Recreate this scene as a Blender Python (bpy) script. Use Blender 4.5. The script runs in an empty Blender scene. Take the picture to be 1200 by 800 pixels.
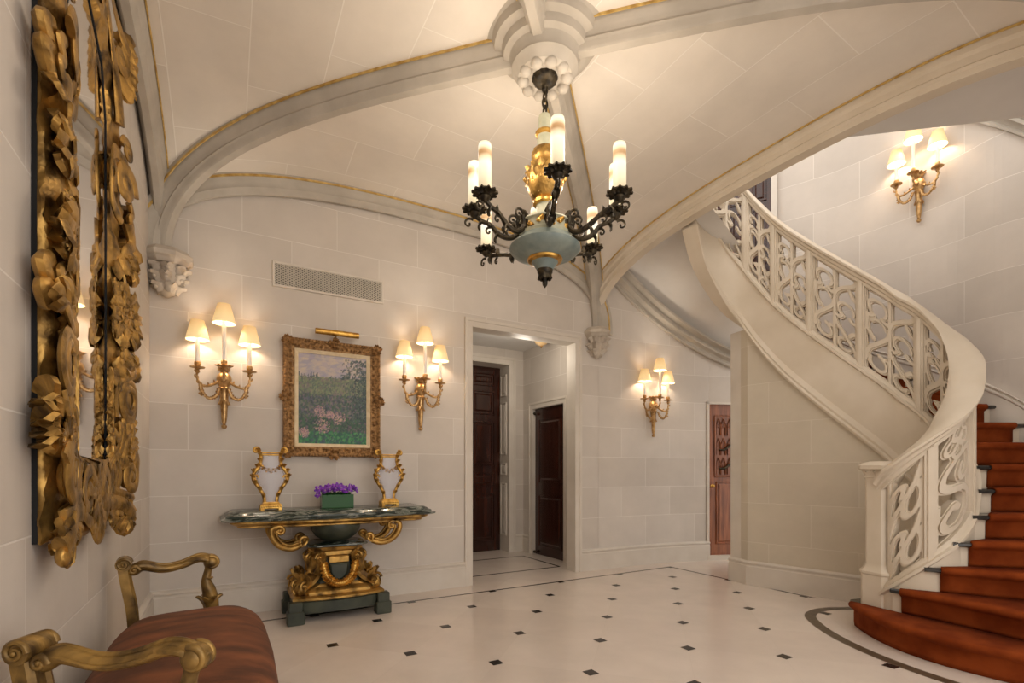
import bpy, math, random
from mathutils import Vector as V, Matrix, noise
H = 1.22                       # camera height in metres; the plan below is measured in this unit
PI = math.pi
random.seed(7)
COL = bpy.context.scene.collection
CA, SA = .8692, .4946

def P2(lat, z, h=0.0):
    """plan point measured sideways / ahead of the camera -> room metres (X along back wall, Y into room)"""
    return V(((CA*lat + SA*z)*H, (-SA*lat + CA*z)*H, h*H))
def R3(x, y, h=0.0):
    return V((x*H, y*H, h*H))

# ------------------------------------------------------------------ materials
def new_mat(name):
    m = bpy.data.materials.new(name); m.use_nodes = True
    nt = m.node_tree
    return m, nt, nt.nodes['Principled BSDF']
def lin(c):
    def f(x):
        x /= 255.0
        return x/12.92 if x <= .04045 else ((x+.055)/1.055)**2.4
    return (f(c[0]), f(c[1]), f(c[2]), 1)
def noise_mat(name, c1, c2, scale=8, rough=.5, metal=0, bump=0, detail=4, lo=.35, hi=.65, stretch=None, bscale=None, coat=0, spec=None, bdist=.01):
    m, nt, b = new_mat(name)
    tc = nt.nodes.new('ShaderNodeTexCoord'); mp = nt.nodes.new('ShaderNodeMapping')
    if stretch: mp.inputs['Scale'].default_value = stretch
    n = nt.nodes.new('ShaderNodeTexNoise'); n.inputs['Scale'].default_value = scale; n.inputs['Detail'].default_value = detail
    r = nt.nodes.new('ShaderNodeValToRGB')
    r.color_ramp.elements[0].position = lo; r.color_ramp.elements[1].position = hi
    r.color_ramp.elements[0].color = lin(c1); r.color_ramp.elements[1].color = lin(c2)
    L = nt.links.new
    L(tc.outputs['Object'], mp.inputs[0]); L(mp.outputs[0], n.inputs['Vector']); L(n.outputs['Fac'], r.inputs[0]); L(r.outputs[0], b.inputs['Base Color'])
    b.inputs['Roughness'].default_value = rough; b.inputs['Metallic'].default_value = metal
    if coat: b.inputs['Coat Weight'].default_value = coat; b.inputs['Coat Roughness'].default_value = .1
    if spec is not None: b.inputs['Specular IOR Level'].default_value = spec
    if bump:
        n2 = nt.nodes.new('ShaderNodeTexNoise'); n2.inputs['Scale'].default_value = bscale or scale*3; n2.inputs['Detail'].default_value = 5
        bp = nt.nodes.new('ShaderNodeBump'); bp.inputs['Strength'].default_value = bump; bp.inputs['Distance'].default_value = bdist
        L(mp.outputs[0], n2.inputs['Vector']); L(n2.outputs['Fac'], bp.inputs['Height']); L(bp.outputs[0], b.inputs['Normal'])
    return m
def stone_mat(name, c1, c2, cm, bw=.78, rh=.376, mort=.0035, rough=.75, off=(0, 0), rot=0):
    m, nt, b = new_mat(name)
    L = nt.links.new
    uv = nt.nodes.new('ShaderNodeUVMap'); mp = nt.nodes.new('ShaderNodeMapping')
    mp.inputs['Location'].default_value = (off[0], off[1], 0); mp.inputs['Rotation'].default_value = (0, 0, rot)
    br = nt.nodes.new('ShaderNodeTexBrick')
    br.inputs['Scale'].default_value = 1; br.inputs['Brick Width'].default_value = bw; br.inputs['Row Height'].default_value = rh
    br.inputs['Mortar Size'].default_value = mort; br.inputs['Mortar Smooth'].default_value = .3
    br.inputs['Color1'].default_value = lin(c1); br.inputs['Color2'].default_value = lin(c2); br.inputs['Mortar'].default_value = lin(cm)
    L(uv.outputs[0], mp.inputs[0]); L(mp.outputs[0], br.inputs['Vector'])
    n = nt.nodes.new('ShaderNodeTexNoise'); n.inputs['Scale'].default_value = 2.2; n.inputs['Detail'].default_value = 8; n.inputs['Roughness'].default_value = .6
    L(mp.outputs[0], n.inputs['Vector'])
    mr = nt.nodes.new('ShaderNodeMapRange'); mr.inputs['From Min'].default_value = .3; mr.inputs['From Max'].default_value = .7
    mr.inputs['To Min'].default_value = .93; mr.inputs['To Max'].default_value = 1.05
    L(n.outputs['Fac'], mr.inputs['Value'])
    mx = nt.nodes.new('ShaderNodeVectorMath'); mx.operation = 'SCALE'
    L(br.outputs['Color'], mx.inputs[0]); L(mr.outputs[0], mx.inputs['Scale']); L(mx.outputs[0], b.inputs['Base Color'])
    bp = nt.nodes.new('ShaderNodeBump'); bp.inputs['Strength'].default_value = .35; bp.inputs['Distance'].default_value = .003; bp.invert = True
    L(br.outputs['Fac'], bp.inputs['Height']); L(bp.outputs[0], b.inputs['Normal'])
    b.inputs['Roughness'].default_value = rough
    return m
def emis_mat(name, col, strength, base=(1, 1, 1, 1)):
    m, nt, b = new_mat(name)
    b.inputs['Base Color'].default_value = base
    b.inputs['Emission Color'].default_value = col; b.inputs['Emission Strength'].default_value = strength
    return m

M_WALL = stone_mat('limestone_wall', (207, 199, 190), (197, 188, 178), (219, 213, 205))
M_WALL2 = stone_mat('limestone_stair_wall', (205, 196, 186), (192, 183, 173), (217, 210, 201), bw=.9, rh=.40)
M_VAULT = stone_mat('limestone_vault', (222, 214, 203), (213, 205, 194), (232, 226, 217), bw=.95, rh=.46, mort=.004)
M_TRIM = noise_mat('cream_trim_stone', (203, 194, 182), (212, 204, 193), scale=3, rough=.6, bump=.05)
M_RIB = noise_mat('carved_rib_stone', (168, 160, 148), (184, 176, 164), scale=4, rough=.7, bump=.12, bscale=30)
M_STAIR = noise_mat('carved_stair_stone', (205, 192, 172), (214, 202, 184), scale=3, rough=.6, bump=.06)
M_PLASTER = noise_mat('white_plaster', (214, 211, 207), (222, 219, 215), scale=2, rough=.7)
M_GOLD = noise_mat('aged_gilding', (78, 56, 26), (188, 148, 80), scale=12, rough=.38, metal=.78, bump=.5, bscale=60, lo=.30, hi=.58, bdist=.006)
M_GOLD2 = noise_mat('bright_gilding', (150, 104, 40), (214, 170, 88), scale=20, rough=.32, metal=.8, bump=.35, bscale=70, lo=.3, hi=.6, bdist=.004)
M_GILT = noise_mat('gilt_line', (176, 140, 72), (214, 182, 110), scale=20, rough=.4, metal=.25)
M_FRAME = noise_mat('carved_frame_gilding', (108, 76, 42), (172, 132, 84), scale=40, rough=.5, metal=.45, bump=.9, bscale=80, lo=.35, hi=.62, bdist=.008)
M_LINER = noise_mat('pale_frame_liner', (206, 184, 148), (222, 204, 172), scale=20, rough=.5)
M_BRASS = noise_mat('sconce_brass', (160, 122, 74), (206, 170, 118), scale=30, rough=.32, metal=.75, bump=.25, bscale=120, bdist=.002)
M_ARMWOOD = noise_mat('worn_gilt_wood', (70, 52, 28), (158, 124, 64), scale=9, rough=.38, metal=.45, bump=.3, bscale=60, lo=.32, hi=.62, stretch=(1, 3, 1), bdist=.004)
M_BLACKIRON = noise_mat('dark_patinated_iron', (32, 28, 22), (74, 64, 46), scale=30, rough=.45, metal=.6, bump=.4, bscale=90, bdist=.003)
M_BLUEGREY = noise_mat('painted_blue_grey', (108, 122, 120), (142, 152, 144), scale=8, rough=.45, bump=.08)
M_PALEBLUE = noise_mat('painted_pale_green', (150, 152, 132), (186, 184, 160), scale=10, rough=.5, bump=.08)
M_GREENP = noise_mat('painted_dark_green', (38, 44, 34), (64, 68, 54), scale=7, rough=.5, bump=.1)
M_VELVET = noise_mat('rust_velvet', (78, 40, 16), (134, 76, 40), scale=4, rough=.75, bump=.1, lo=.36, hi=.72, stretch=(1, 2.2, 1), detail=6)
M_CARPET = noise_mat('rust_carpet', (112, 47, 16), (134, 62, 25), scale=5, rough=.95, bump=.2, bscale=400, bdist=.003, lo=.4, hi=.6, spec=.1)
M_MAHOG = noise_mat('dark_mahogany', (34, 13, 8), (66, 30, 18), scale=3, rough=.22, stretch=(6, 6, .6), detail=8, lo=.3, hi=.7, coat=.3)
M_WALNUT = noise_mat('walnut_door_wood', (100, 52, 26), (158, 94, 56), scale=4, rough=.35, stretch=(7, 7, .7), detail=8, lo=.3, hi=.7)
M_DARKIN = noise_mat('black_inlay_stone', (26, 22, 20), (46, 40, 36), scale=20, rough=.25)
M_BROWNIN = noise_mat('brown_inlay_stone', (78, 66, 52), (100, 86, 68), scale=20, rough=.3)
M_NOSE = noise_mat('black_marble_tread', (26, 26, 26), (56, 54, 52), scale=12, rough=.2)
M_FLOOR = stone_mat('cream_marble_floor', (218, 206, 195), (213, 200, 189), (211, 199, 188), bw=.5992, rh=.5992, mort=.0012, rough=.2, rot=0)
M_FLOOR.node_tree.nodes['Brick Texture'].offset = 0
M_CANDLE = None
M_TUBE = noise_mat('white_candle_sleeve', (232, 228, 222), (240, 236, 230), scale=5, rough=.4)
M_BLACK = noise_mat('shadow_black', (10, 10, 11), (16, 16, 17), scale=5, rough=.9)  # flat black that stands in for shade in gaps and holes
M_PURPLE = noise_mat('purple_petal', (78, 24, 140), (142, 60, 190), scale=30, rough=.5, lo=.35, hi=.65)
M_LILAC = noise_mat('lilac_petal', (128, 84, 190), (176, 140, 220), scale=30, rough=.5)
M_YELLOW = noise_mat('yellow_stamen', (206, 180, 60), (226, 200, 90), scale=30, rough=.6)
M_LEAF = noise_mat('green_leaf', (16, 60, 18), (40, 104, 36), scale=12, rough=.45)

def marble_green():
    m, nt, b = new_mat('green_veined_marble'); L = nt.links.new
    tc = nt.nodes.new('ShaderNodeTexCoord'); mp = nt.nodes.new('ShaderNodeMapping'); mp.inputs['Scale'].default_value = (1.4, 2, 7)
    mp.inputs['Rotation'].default_value = (0, .06, .1)
    n = nt.nodes.new('ShaderNodeTexNoise'); n.inputs['Scale'].default_value = 4; n.inputs['Detail'].default_value = 10; n.inputs['Distortion'].default_value = 1.4
    r = nt.nodes.new('ShaderNodeValToRGB'); e = r.color_ramp.elements
    e[0].position = .3; e[0].color = lin((24, 32, 30)); e[1].position = .72; e[1].color = lin((168, 168, 160))
    x = e.new(.5); x.color = lin((46, 58, 52)); x = e.new(.58); x.color = lin((84, 92, 84)); x = e.new(.535); x.color = lin((130, 132, 124))
    L(tc.outputs['Object'], mp.inputs[0]); L(mp.outputs[0], n.inputs['Vector']); L(n.outputs['Fac'], r.inputs[0]); L(r.outputs[0], b.inputs['Base Color'])
    b.inputs['Roughness'].default_value = .12
    return m
M_GMARBLE = marble_green()
def glass_mat(name, col, rough=0.02, trans=1.0, ior=1.45):
    m, nt, b = new_mat(name)
    b.inputs['Base Color'].default_value = col; b.inputs['Transmission Weight'].default_value = trans
    b.inputs['Roughness'].default_value = rough; b.inputs['IOR'].default_value = ior
    return m
M_GREENGLASS = glass_mat('green_glass', lin((22, 84, 20)), .06, .12)
M_GREENGLASS.node_tree.nodes['Principled BSDF'].inputs['Specular IOR Level'].default_value = .25
M_CRYSTAL = glass_mat('clear_crystal', (.93, .93, 1, 1), .12, .7, 1.35)
M_CRYSTAL.node_tree.nodes['Principled BSDF'].inputs['Alpha'].default_value = .8
M_MIRROR, _nt, _b = new_mat('old_mirror_glass')
_b.inputs['Metallic'].default_value = 1; _b.inputs['Roughness'].default_value = .03; _b.inputs['Base Color'].default_value = (.86, .86, .88, 1)

def candle_mat():
    m, nt, b = new_mat('lit_candle_glass'); L = nt.links.new
    tc = nt.nodes.new('ShaderNodeTexCoord'); sp = nt.nodes.new('ShaderNodeSeparateXYZ')
    L(tc.outputs['Generated'], sp.inputs[0])
    r = nt.nodes.new('ShaderNodeValToRGB'); e = r.color_ramp.elements
    e[0].position = 0; e[0].color = (.62, .50, .30, 1); e[1].position = 1; e[1].color = (1, .88, .55, 1)
    for p, c in ((.25, (.95, .82, .55, 1)), (.55, (1, .95, .82, 1)), (.66, (.95, .72, .42, 1)), (.74, (.42, .19, .06, 1)), (.80, (.55, .28, .10, 1)), (.86, (1, .82, .5, 1)), (.93, (1, .95, .82, 1))):
        x = e.new(p); x.color = c
    L(sp.outputs['Z'], r.inputs[0]); L(r.outputs[0], b.inputs['Emission Color']); b.inputs['Base Color'].default_value = (.30, .24, .16, 1)
    b.inputs['Emission Strength'].default_value = .66
    return m
M_CANDLE = candle_mat()
def shade_mat():
    m, nt, b = new_mat('pleated_silk_shade'); L = nt.links.new
    tc = nt.nodes.new('ShaderNodeTexCoord'); sp = nt.nodes.new('ShaderNodeSeparateXYZ')
    L(tc.outputs['Generated'], sp.inputs[0])
    r = nt.nodes.new('ShaderNodeValToRGB'); e = r.color_ramp.elements
    e[0].position = 0; e[0].color = (1, .72, .36, 1); e[1].position = 1; e[1].color = (.75, .40, .13, 1)
    x = e.new(.45); x.color = (1, .66, .28, 1)
    L(sp.outputs['Z'], r.inputs[0]); L(r.outputs[0], b.inputs['Emission Color'])
    b.inputs['Base Color'].default_value = lin((206, 184, 144)); b.inputs['Roughness'].default_value = .8
    b.inputs['Emission Strength'].default_value = .42
    return m
M_SHADE = shade_mat()
M_BULB = emis_mat('lit_bulb', (1, .88, .66, 1), 9)
def painting_mat():
    m, nt, b = new_mat('meadow_canvas'); a = nt.nodes.new('ShaderNodeAttribute'); a.attribute_name = 'paint'
    nt.links.new(a.outputs['Color'], b.inputs['Base Color']); b.inputs['Roughness'].default_value = .5
    return m
M_PAINT = painting_mat()

# ------------------------------------------------------------------ mesh builder
class MB:
    def __init__(s): s.v = []; s.f = []; s.mi = []; s.uv = []
    def add(s, vs, fs, mi=0, M=None, uv=None):
        o = len(s.v)
        s.v += [(M @ V(p)) if M else V(p) for p in vs]
        s.f += [tuple(i+o for i in f) for f in fs]
        s.mi += [mi]*len(fs)
        s.uv += [[uv[i] for i in f] if uv else None for f in fs]
        return s
    def box(s, lo, hi, mi=0, M=None, bev=0):
        x0, y0, z0 = lo; x1, y1, z1 = hi
        if bev <= 0:
            s.add([(x0,y0,z0),(x1,y0,z0),(x1,y1,z0),(x0,y1,z0),(x0,y0,z1),(x1,y0,z1),(x1,y1,z1),(x0,y1,z1)],
                  [(0,3,2,1),(4,5,6,7),(0,1,5,4),(1,2,6,5),(2,3,7,6),(3,0,4,7)], mi, M)
        else:
            b = bev
            def ring(i, z): return [(x0+i+b,y0+i,z),(x1-i-b,y0+i,z),(x1-i,y0+i+b,z),(x1-i,y1-i-b,z),(x1-i-b,y1-i,z),(x0+i+b,y1-i,z),(x0+i,y1-i-b,z),(x0+i,y0+i+b,z)]
            s.loft([ring(b, z0), ring(0, z0+b), ring(0, z1-b), ring(b, z1)], True, True, mi, M)
        return s
    def loft(s, rings, closed=True, caps=True, mi=0, M=None):
        n = len(rings[0]); vs = [p for r in rings for p in r]; fs = []
        for i in range(len(rings)-1):
            for j in range(n if closed else n-1):
                k = (j+1) % n
                fs.append((i*n+j, i*n+k, (i+1)*n+k, (i+1)*n+j))
        if caps:
            fs.append(tuple(range(n-1, -1, -1))); fs.append(tuple((len(rings)-1)*n+j for j in range(n)))
        return s.add(vs, fs, mi, M)
    def lathe(s, prof, n=24, M=None, mi=0, lobes=0, lamp=0, caps=True):
        rings = []
        for r, z in prof:
            rr = []
            for j in range(n):
                a = 2*PI*j/n; q = r*(1+lamp*math.cos(lobes*a)) if lobes else r
                rr.append((q*math.cos(a), q*math.sin(a), z))
            rings.append(rr)
        return s.loft(rings, True, caps, mi, M)
    def tube(s, pts, r, n=8, mi=0, M=None, flat=1.0, closed=False):
        pts = [V(p) for p in pts]; N = len(pts)
        rs = r if isinstance(r, (list, tuple)) else [r]*N
        T = []
        for i in range(N):
            a = pts[i-1] if (i > 0 or closed) else pts[i]; b = pts[(i+1) % N] if (i < N-1 or closed) else pts[i]
            t = (b-a); T.append(t.normalized() if t.length > 1e-9 else V((0,0,1)))
        u = T[0].orthogonal().normalized()
        rings = []
        for i in range(N):
            u = (u - T[i]*u.dot(T[i])); u = u.normalized() if u.length > 1e-6 else T[i].orthogonal().normalized()
            w = T[i].cross(u)
            rings.append([pts[i]+(u*math.cos(2*PI*j/n)+w*flat*math.sin(2*PI*j/n))*rs[i] for j in range(n)])
        if closed: rings.append(rings[0])
        return s.loft(rings, True, not closed, mi, M)
    def sweep(s, pts, prof, S, mi=0, closed_prof=True, caps=True, flip=1):
        """prof (a,b): a along side vector S, b along in-plane normal"""
        pts = [V(p) for p in pts]; N = len(pts); rings = []
        for i in range(N):
            a = pts[max(i-1, 0)]; b = pts[min(i+1, N-1)]; T = (b-a).normalized()
            Si = S[i] if isinstance(S, list) else S
            Nn = Si.cross(T).normalized()*flip
            rings.append([pts[i]+Si*p[0]+Nn*p[1] for p in prof])
        return s.loft(rings, closed_prof, caps and closed_prof, mi)
    def grid(s, fn, nu, nv, mi=0, uvf=None, M=None, wrap=False):
        vs = []; uv = []
        for i in range(nu+1):
            for j in range(nv+1):
                a, b = i/nu, j/nv; vs.append(fn(a, b)); uv.append(uvf(a, b) if uvf else (a, b))
        fs = [(i*(nv+1)+j, (i+1)*(nv+1)+j, (i+1)*(nv+1)+j+1, i*(nv+1)+j+1) for i in range(nu) for j in range(nv)]
        return s.add(vs, fs, mi, M, uv)
    def ball(s, c, r, n=10, m=7, mi=0, M=None, sc=(1,1,1)):
        c = V(c); rings = []
        for i in range(m+1):
            t = PI*i/m; q = max(math.sin(t), .02)
            rings.append([c+V((r*sc[0]*q*math.cos(2*PI*j/n), r*sc[1]*q*math.sin(2*PI*j/n), -r*sc[2]*math.cos(t))) for j in range(n)])
        return s.loft(rings, True, True, mi, M)
    def leaf(s, p, d, up, L, W, curl=.5, lobes=4, mi=0, thick=.12, cup=.3):
        """acanthus-like leaf: from p along d, surface facing up, tip curls towards up"""
        p = V(p); d = V(d).normalized(); up = V(up); up = (up-d*up.dot(d)).normalized(); sd = d.cross(up)
        nu, nv = 8, 4; top = []; c = p.copy(); cen = []
        for i in range(nu+1):
            t = i/nu; ang = curl*1.7*t**1.5; cen.append((c.copy(), ang)); c = c+(d*math.cos(ang)+up*math.sin(ang))*(L/nu)
        for i in range(nu+1):
            t = i/nu; c, ang = cen[i]
            w = W*math.sin(PI*(.10+.78*t))**.6*(.84+.26*abs(math.sin((lobes+.5)*PI*t)))*(1 if i < nu else .6)
            nrm = (up*math.cos(ang)-d*math.sin(ang))
            for j in range(nv+1):
                q = (j/nv-.5)*2
                top.append(c+sd*(w*.5*q)+nrm*(-cup*W*.5*abs(q)**1.5+.12*W*(1-abs(q))))
        k = len(top)
        bot = [V(x)-up*thick*W for x in top]
        fs = []
        n1 = nv+1
        for i in range(nu):
            for j in range(nv):
                a = i*n1+j; fs.append((a, a+n1, a+n1+1, a+1)); fs.append((k+a, k+a+1, k+a+n1+1, k+a+n1))
        for i in range(nu):
            a = i*n1; fs.append((a, k+a, k+a+n1, a+n1)); a = i*n1+nv; fs.append((a, a+n1, k+a+n1, k+a))
        for j in range(nv):
            a = nu*n1+j; fs.append((a, k+a, k+a+1, a+1)); fs.append((j, j+1, k+j+1, k+j))
        return s.add(top+bot, fs, mi)
    def flower(s, c, nrm, r, petals=7, mi=0, mi2=None, layers=2):
        c = V(c); nrm = V(nrm).normalized(); e = nrm.orthogonal().normalized(); f = nrm.cross(e)
        for l in range(layers):
            for k in range(petals):
                a = 2*PI*(k+.5*l)/petals
                d = e*math.cos(a)+f*math.sin(a)
                s.leaf(c+nrm*r*.12*l, d+nrm*(.2+.35*l), nrm, r*(1-.3*l), r*2.6/petals*(1-.2*l), .35, 1, mi, .10)
        s.ball(c+nrm*r*.3, r*.2, 8, 5, mi if mi2 is None else mi2)
        return s
    def scroll(s, c, e1, e2, r0, r1=None, turns=1.4, tr=.02, n=26, mi=0, a0=0, ns=8, sgn=1, flat=1):
        """spiral tube centred c in plane e1,e2; returns outer end point"""
        c = V(c); e1 = V(e1).normalized(); e2 = V(e2).normalized(); pts = []; rs = []
        r1 = r1 if r1 is not None else r0*.12
        for i in range(n+1):
            t = i/n; a = a0+sgn*turns*2*PI*t; r = r0*(1-t)**1.1+r1*t
            pts.append(c+e1*math.cos(a)*r+e2*math.sin(a)*r); rs.append(tr*(1-.45*t))
        s.tube(pts, rs, ns, mi, flat=flat)
        s.ball(pts[-1], tr*.95, 8, 5, mi)
        return s
    def build(s, name, mats, parent=None, smooth=40, kind=None, label=None, off=None):
        me = bpy.data.meshes.new(name)
        if off is None and parent is not None: off = parent.matrix_world.translation if False else parent.get('_o', None)
        o3 = V(off) if off is not None else V((0,0,0))
        me.from_pydata([tuple(p-o3) for p in s.v], [], s.f)
        if not isinstance(mats, (list, tuple)): mats = [mats]
        for m in mats: me.materials.append(m)
        for i, p in enumerate(me.polygons): p.material_index = s.mi[i]
        if any(u is not None for u in s.uv):
            ul = me.uv_layers.new(name='UVMap')
            for i, p in enumerate(me.polygons):
                u = s.uv[i]
                if u:
                    for k, li in enumerate(p.loop_indices): ul.data[li].uv = u[k]
        me.validate()
        import bmesh
        bm = bmesh.new(); bm.from_mesh(me); bmesh.ops.recalc_face_normals(bm, faces=bm.faces); bm.to_mesh(me); bm.free()
        if smooth:
            for p in me.polygons: p.use_smooth = True
            me.set_sharp_from_angle(angle=math.radians(smooth))
        ob = bpy.data.objects.new(name, me); COL.objects.link(ob)
        if parent is not None: ob.parent = parent
        else: ob.location = o3
        if kind: ob['kind'] = kind
        if label: ob['label'] = label
        return ob

def tag(o, label, cat, group=None):
    o['label'] = label; o['category'] = cat
    if group: o['group'] = group
    return o
def empty(name, loc=(0,0,0), rz=0):
    o = bpy.data.objects.new(name, None); COL.objects.link(o); o.location = V(loc); o.rotation_euler = (0, 0, rz); o.empty_display_size = .05
    return o
def copy_tree(o, parent=None):
    c = o.copy(); COL.objects.link(c)
    if parent is not None: c.parent = parent
    for ch in list(o.children): copy_tree(ch, c)
    return c
def cat(pts, n):
    """Catmull-Rom through pts (tuples of any length), n samples per span"""
    out = []
    P = [tuple(p) for p in pts]
    for i in range(len(P)-1):
        p0 = P[max(i-1, 0)]; p1 = P[i]; p2 = P[i+1]; p3 = P[min(i+2, len(P)-1)]
        for k in range(n):
            t = k/n
            out.append(tuple(.5*((2*b)+(-a+c)*t+(2*a-5*b+4*c-d)*t*t+(-a+3*b-3*c+d)*t**3) for a, b, c, d in zip(p0, p1, p2, p3)))
    out.append(P[-1]); return out
def interp(tab, x):
    if x <= tab[0][0]: return tab[0][1]
    for (a, b), (c, d) in zip(tab, tab[1:]):
        if x <= c: return b+(d-b)*(x-a)/(c-a) if c > a else d
    return tab[-1][1]
def point_light(loc, power, col, r=.03, name='lamp_light', parent=None):
    l = bpy.data.lights.new(name, 'POINT'); l.energy = power; l.color = col; l.shadow_soft_size = r
    o = bpy.data.objects.new(name, l); COL.objects.link(o); o.location = loc
    if parent is not None: o.parent = parent
    return o
# ------------------------------------------------------------------ ROOM (numbers in units of H)
XL = -.439; YB = 3.987; BX0, BX1, BY0, BY1 = -.376, 3.246, .365, 3.987
HALF = (BX1-BX0)/2; BCX = (BX0+BX1)/2; BCY = (BY0+BY1)/2
TOPW = 3.30
# wall with optional rectangular hole, in plane given by map fn(a,h)
def wall_rect(mb, fn, a0, a1, h0, h1, holes=(), du=.5, mi=0):
    xs = sorted({a0, a1, *[q for h in holes for q in h[:2]]}); zs = sorted({h0, h1, *[q for h in holes for q in h[2:]]})
    for i in range(len(xs)-1):
        for j in range(len(zs)-1):
            cx, cz = (xs[i]+xs[i+1])/2, (zs[j]+zs[j+1])/2
            if any(h[0] < cx < h[1] and h[2] < cz < h[3] for h in holes): continue
            q = [(xs[i], zs[j]), (xs[i+1], zs[j]), (xs[i+1], zs[j+1]), (xs[i], zs[j+1])]
            mb.add([fn(a, h) for a, h in q], [(0,1,2,3)], mi, None, [(a*H+7.3, h*H+5.0) for a, h in q])
    return mb
DO0, DO1, DOH = 1.865, 2.98, 2.262      # doorway in the back wall
WT = .13
w = MB(); wall_rect(w, lambda a, h: R3(a, YB, h), XL, 3.34, 0, TOPW, [(DO0, DO1, 0, DOH)])
wb = w.build('wall_back', M_WALL, smooth=0, kind='structure')
w = MB(); wall_rect(w, lambda a, h: R3(XL, a, h), -2.6, YB, 0, TOPW)
w.build('wall_left', M_WALL, smooth=0, kind='structure')
# floor with inlays ----------------------------------------------------------
fl = MB()
c = [(-.6, -2.8), (7.2, -2.8), (7.2, 7.0), (-.6, 7.0)]
th = 15.352*PI/180
def latt(x, y):   # room -> lattice metres (tile sides along the inset grid)
    lat = CA*x - SA*y; z = SA*x + CA*y
    dx, dz = lat-.39006, z-2.47945
    return ((dx*math.cos(th)-dz*math.sin(th))*H+60*.5992, (dx*math.sin(th)+dz*math.cos(th))*H+60*.5992)
fl.add([R3(*p) for p in c], [(0,1,2,3)], 0, None, [latt(*p) for p in c])
def lat2room(i, j):
    a, b = i*.49107, j*.49107
    lat = .39006+a*math.cos(th)+b*math.sin(th); z = 2.47945-a*math.sin(th)+b*math.cos(th)
    return (CA*lat+SA*z, -SA*lat+CA*z)
YBORD, XBORD = 3.715, 4.012
def ring_front(t): return None
s = .030
for i in range(-9, 12):
    for j in range(-6, 10):
        x, y = lat2room(i, j)
        if x < XL+.05 or x > XBORD+.02 or y > YBORD+.02 or y < -2.5: continue
        lt = CA*x-SA*y; zz = SA*x+CA*y
        if lt > 1.98 and zz < 3.1: continue
        fl.add([R3(x+dx*s*1.0, y+dy*s*1.0, .0012) for dx, dy in ((-1,-1),(1,-1),(1,1),(-1,1))], [(0,1,2,3)], 1)
def strip(p, q, wd, mi, h=.0008):
    p = V(p); q = V(q); d = (q-p).normalized(); n = V((-d.y, d.x))*wd/2
    fl.add([R3(*(p+n), h), R3(*(q+n), h), R3(*(q-n), h), R3(*(p-n), h)], [(0,1,2,3)], mi)
strip((XL, YBORD), (XBORD+.012, YBORD), .024, 1)
strip((XBORD, YBORD), (XBORD, 2.24), .024, 1)
# brown band sweeping round the first stair
ringp = cat([(2.56,3.64), (2.27,3.62), (2.07,3.47), (1.98,3.2), (1.955,2.93), (1.985,2.65), (2.06,2.40), (2.2,2.15), (2.42,1.9), (2.7,1.7)], 8)
for (a, b), (c2, d) in zip(ringp, ringp[1:]):
    for hh in (0,):
        t = V((c2-a, d-b)).normalized(); n = V((-t.y, t.x))*.034
        A = P2(a+n.x, b+n.y, .001); B = P2(c2+n.x, d+n.y, .001); Cc = P2(c2-n.x, d-n.y, .001); D = P2(a-n.x, b-n.y, .001)
        fl.add([A, B, Cc, D], [(0,1,2,3)], 2)
# vestibule border rectangle
for a, b in (((2.0, 4.30), (3.02, 4.30)), ((3.02, 4.30), (3.02, 5.05)), ((2.0, 5.05), (3.02, 5.05)), ((2.0, 4.30), (2.0, 5.05))):
    strip(a, b, .026, 1)
fl.build('floor', [M_FLOOR, M_DARKIN, M_BROWNIN], smooth=0, kind='structure')

# baseboards -----------------------------------------------------------------
BPROF = [(0, 0), (.024, 0), (.024, .165), (.019, .172), (.019, .182), (.026, .190), (.026, .200), (.012, .212), (0, .212)]
def baseboard(name, path, side=1):
    """path list of room (x,y) units; board stands to the left(+1)/right(-1) of travel"""
    mb = MB(); n = len(path); rings = []
    for i in range(n):
        a = V(path[max(i-1, 0)]); b = V(path[min(i+1, n-1)]); d = (b-a).normalized(); nn = V((-d.y, d.x))*side
        rings.append([R3(path[i][0]+nn.x*o, path[i][1]+nn.y*o, h) for o, h in BPROF])
    mb.loft(rings, True, True)
    return mb.build(name, M_TRIM, smooth=30, kind='structure')
baseboard('baseboard_back', [(XL, YB), (DO0-.075, YB)], -1)
baseboard('baseboard_left', [(XL, -2.6), (XL, YB)], -1)

# vault ----------------------------------------------------------------------
TAU = [(i/44)**3 for i in range(45)]
PF = [(t*HALF, 2.38+.67*(1-(1-t)**2.5)**.34) for t in TAU]
PD = [(t*HALF, 2.38+.74*(1-(1-t)**3.6)**.41) for t in TAU]
def Hf(t): return interp(PF, t)
def Hd(t): return interp(PD, t)
RISE = .125
def web(t, b):
    k = min(1, b/t) if t > 1e-6 else 1
    return Hf(t)*(1-k)+Hd(t)*k + RISE
ts = sorted({0, *[p[0] for p in PF], HALF*.96, HALF*.88})
arc = [0]
for a, b in zip(ts, ts[1:]): arc.append(arc[-1]+math.hypot(b-a, web(b, b)-web(a, a)))
def arcl(t): return interp(list(zip(ts, arc)), t)
vb = MB()
for side in range(4):
    for mir in (0, 1):
        nj = 8
        def pt(t, b):
            a = t if not mir else 2*HALF-t
            if side == 0: x, y = BX0+a, BY1-b          # back
            elif side == 1: x, y = BX0+b, BY0+a        # left
            elif side == 2: x, y = BX1-b, BY0+a        # right
            else: x, y = BX0+a, BY0+b                  # front
            return R3(x, y, web(t, b))
        def uvp(t, b):
            a = t if not mir else 2*HALF-t
            return (a*H+20+side*.31, b*H+20+.12*side)
        for i in range(len(ts)-1):
            for j in range(nj):
                q = [(ts[i], ts[i]*j/nj), (ts[i+1], ts[i+1]*j/nj), (ts[i+1], ts[i+1]*(j+1)/nj), (ts[i], ts[i]*(j+1)/nj)]
                vb.add([pt(*k) for k in q], [(0,1,2,3)], 0, None, [uvp(*k) for k in q])
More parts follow.
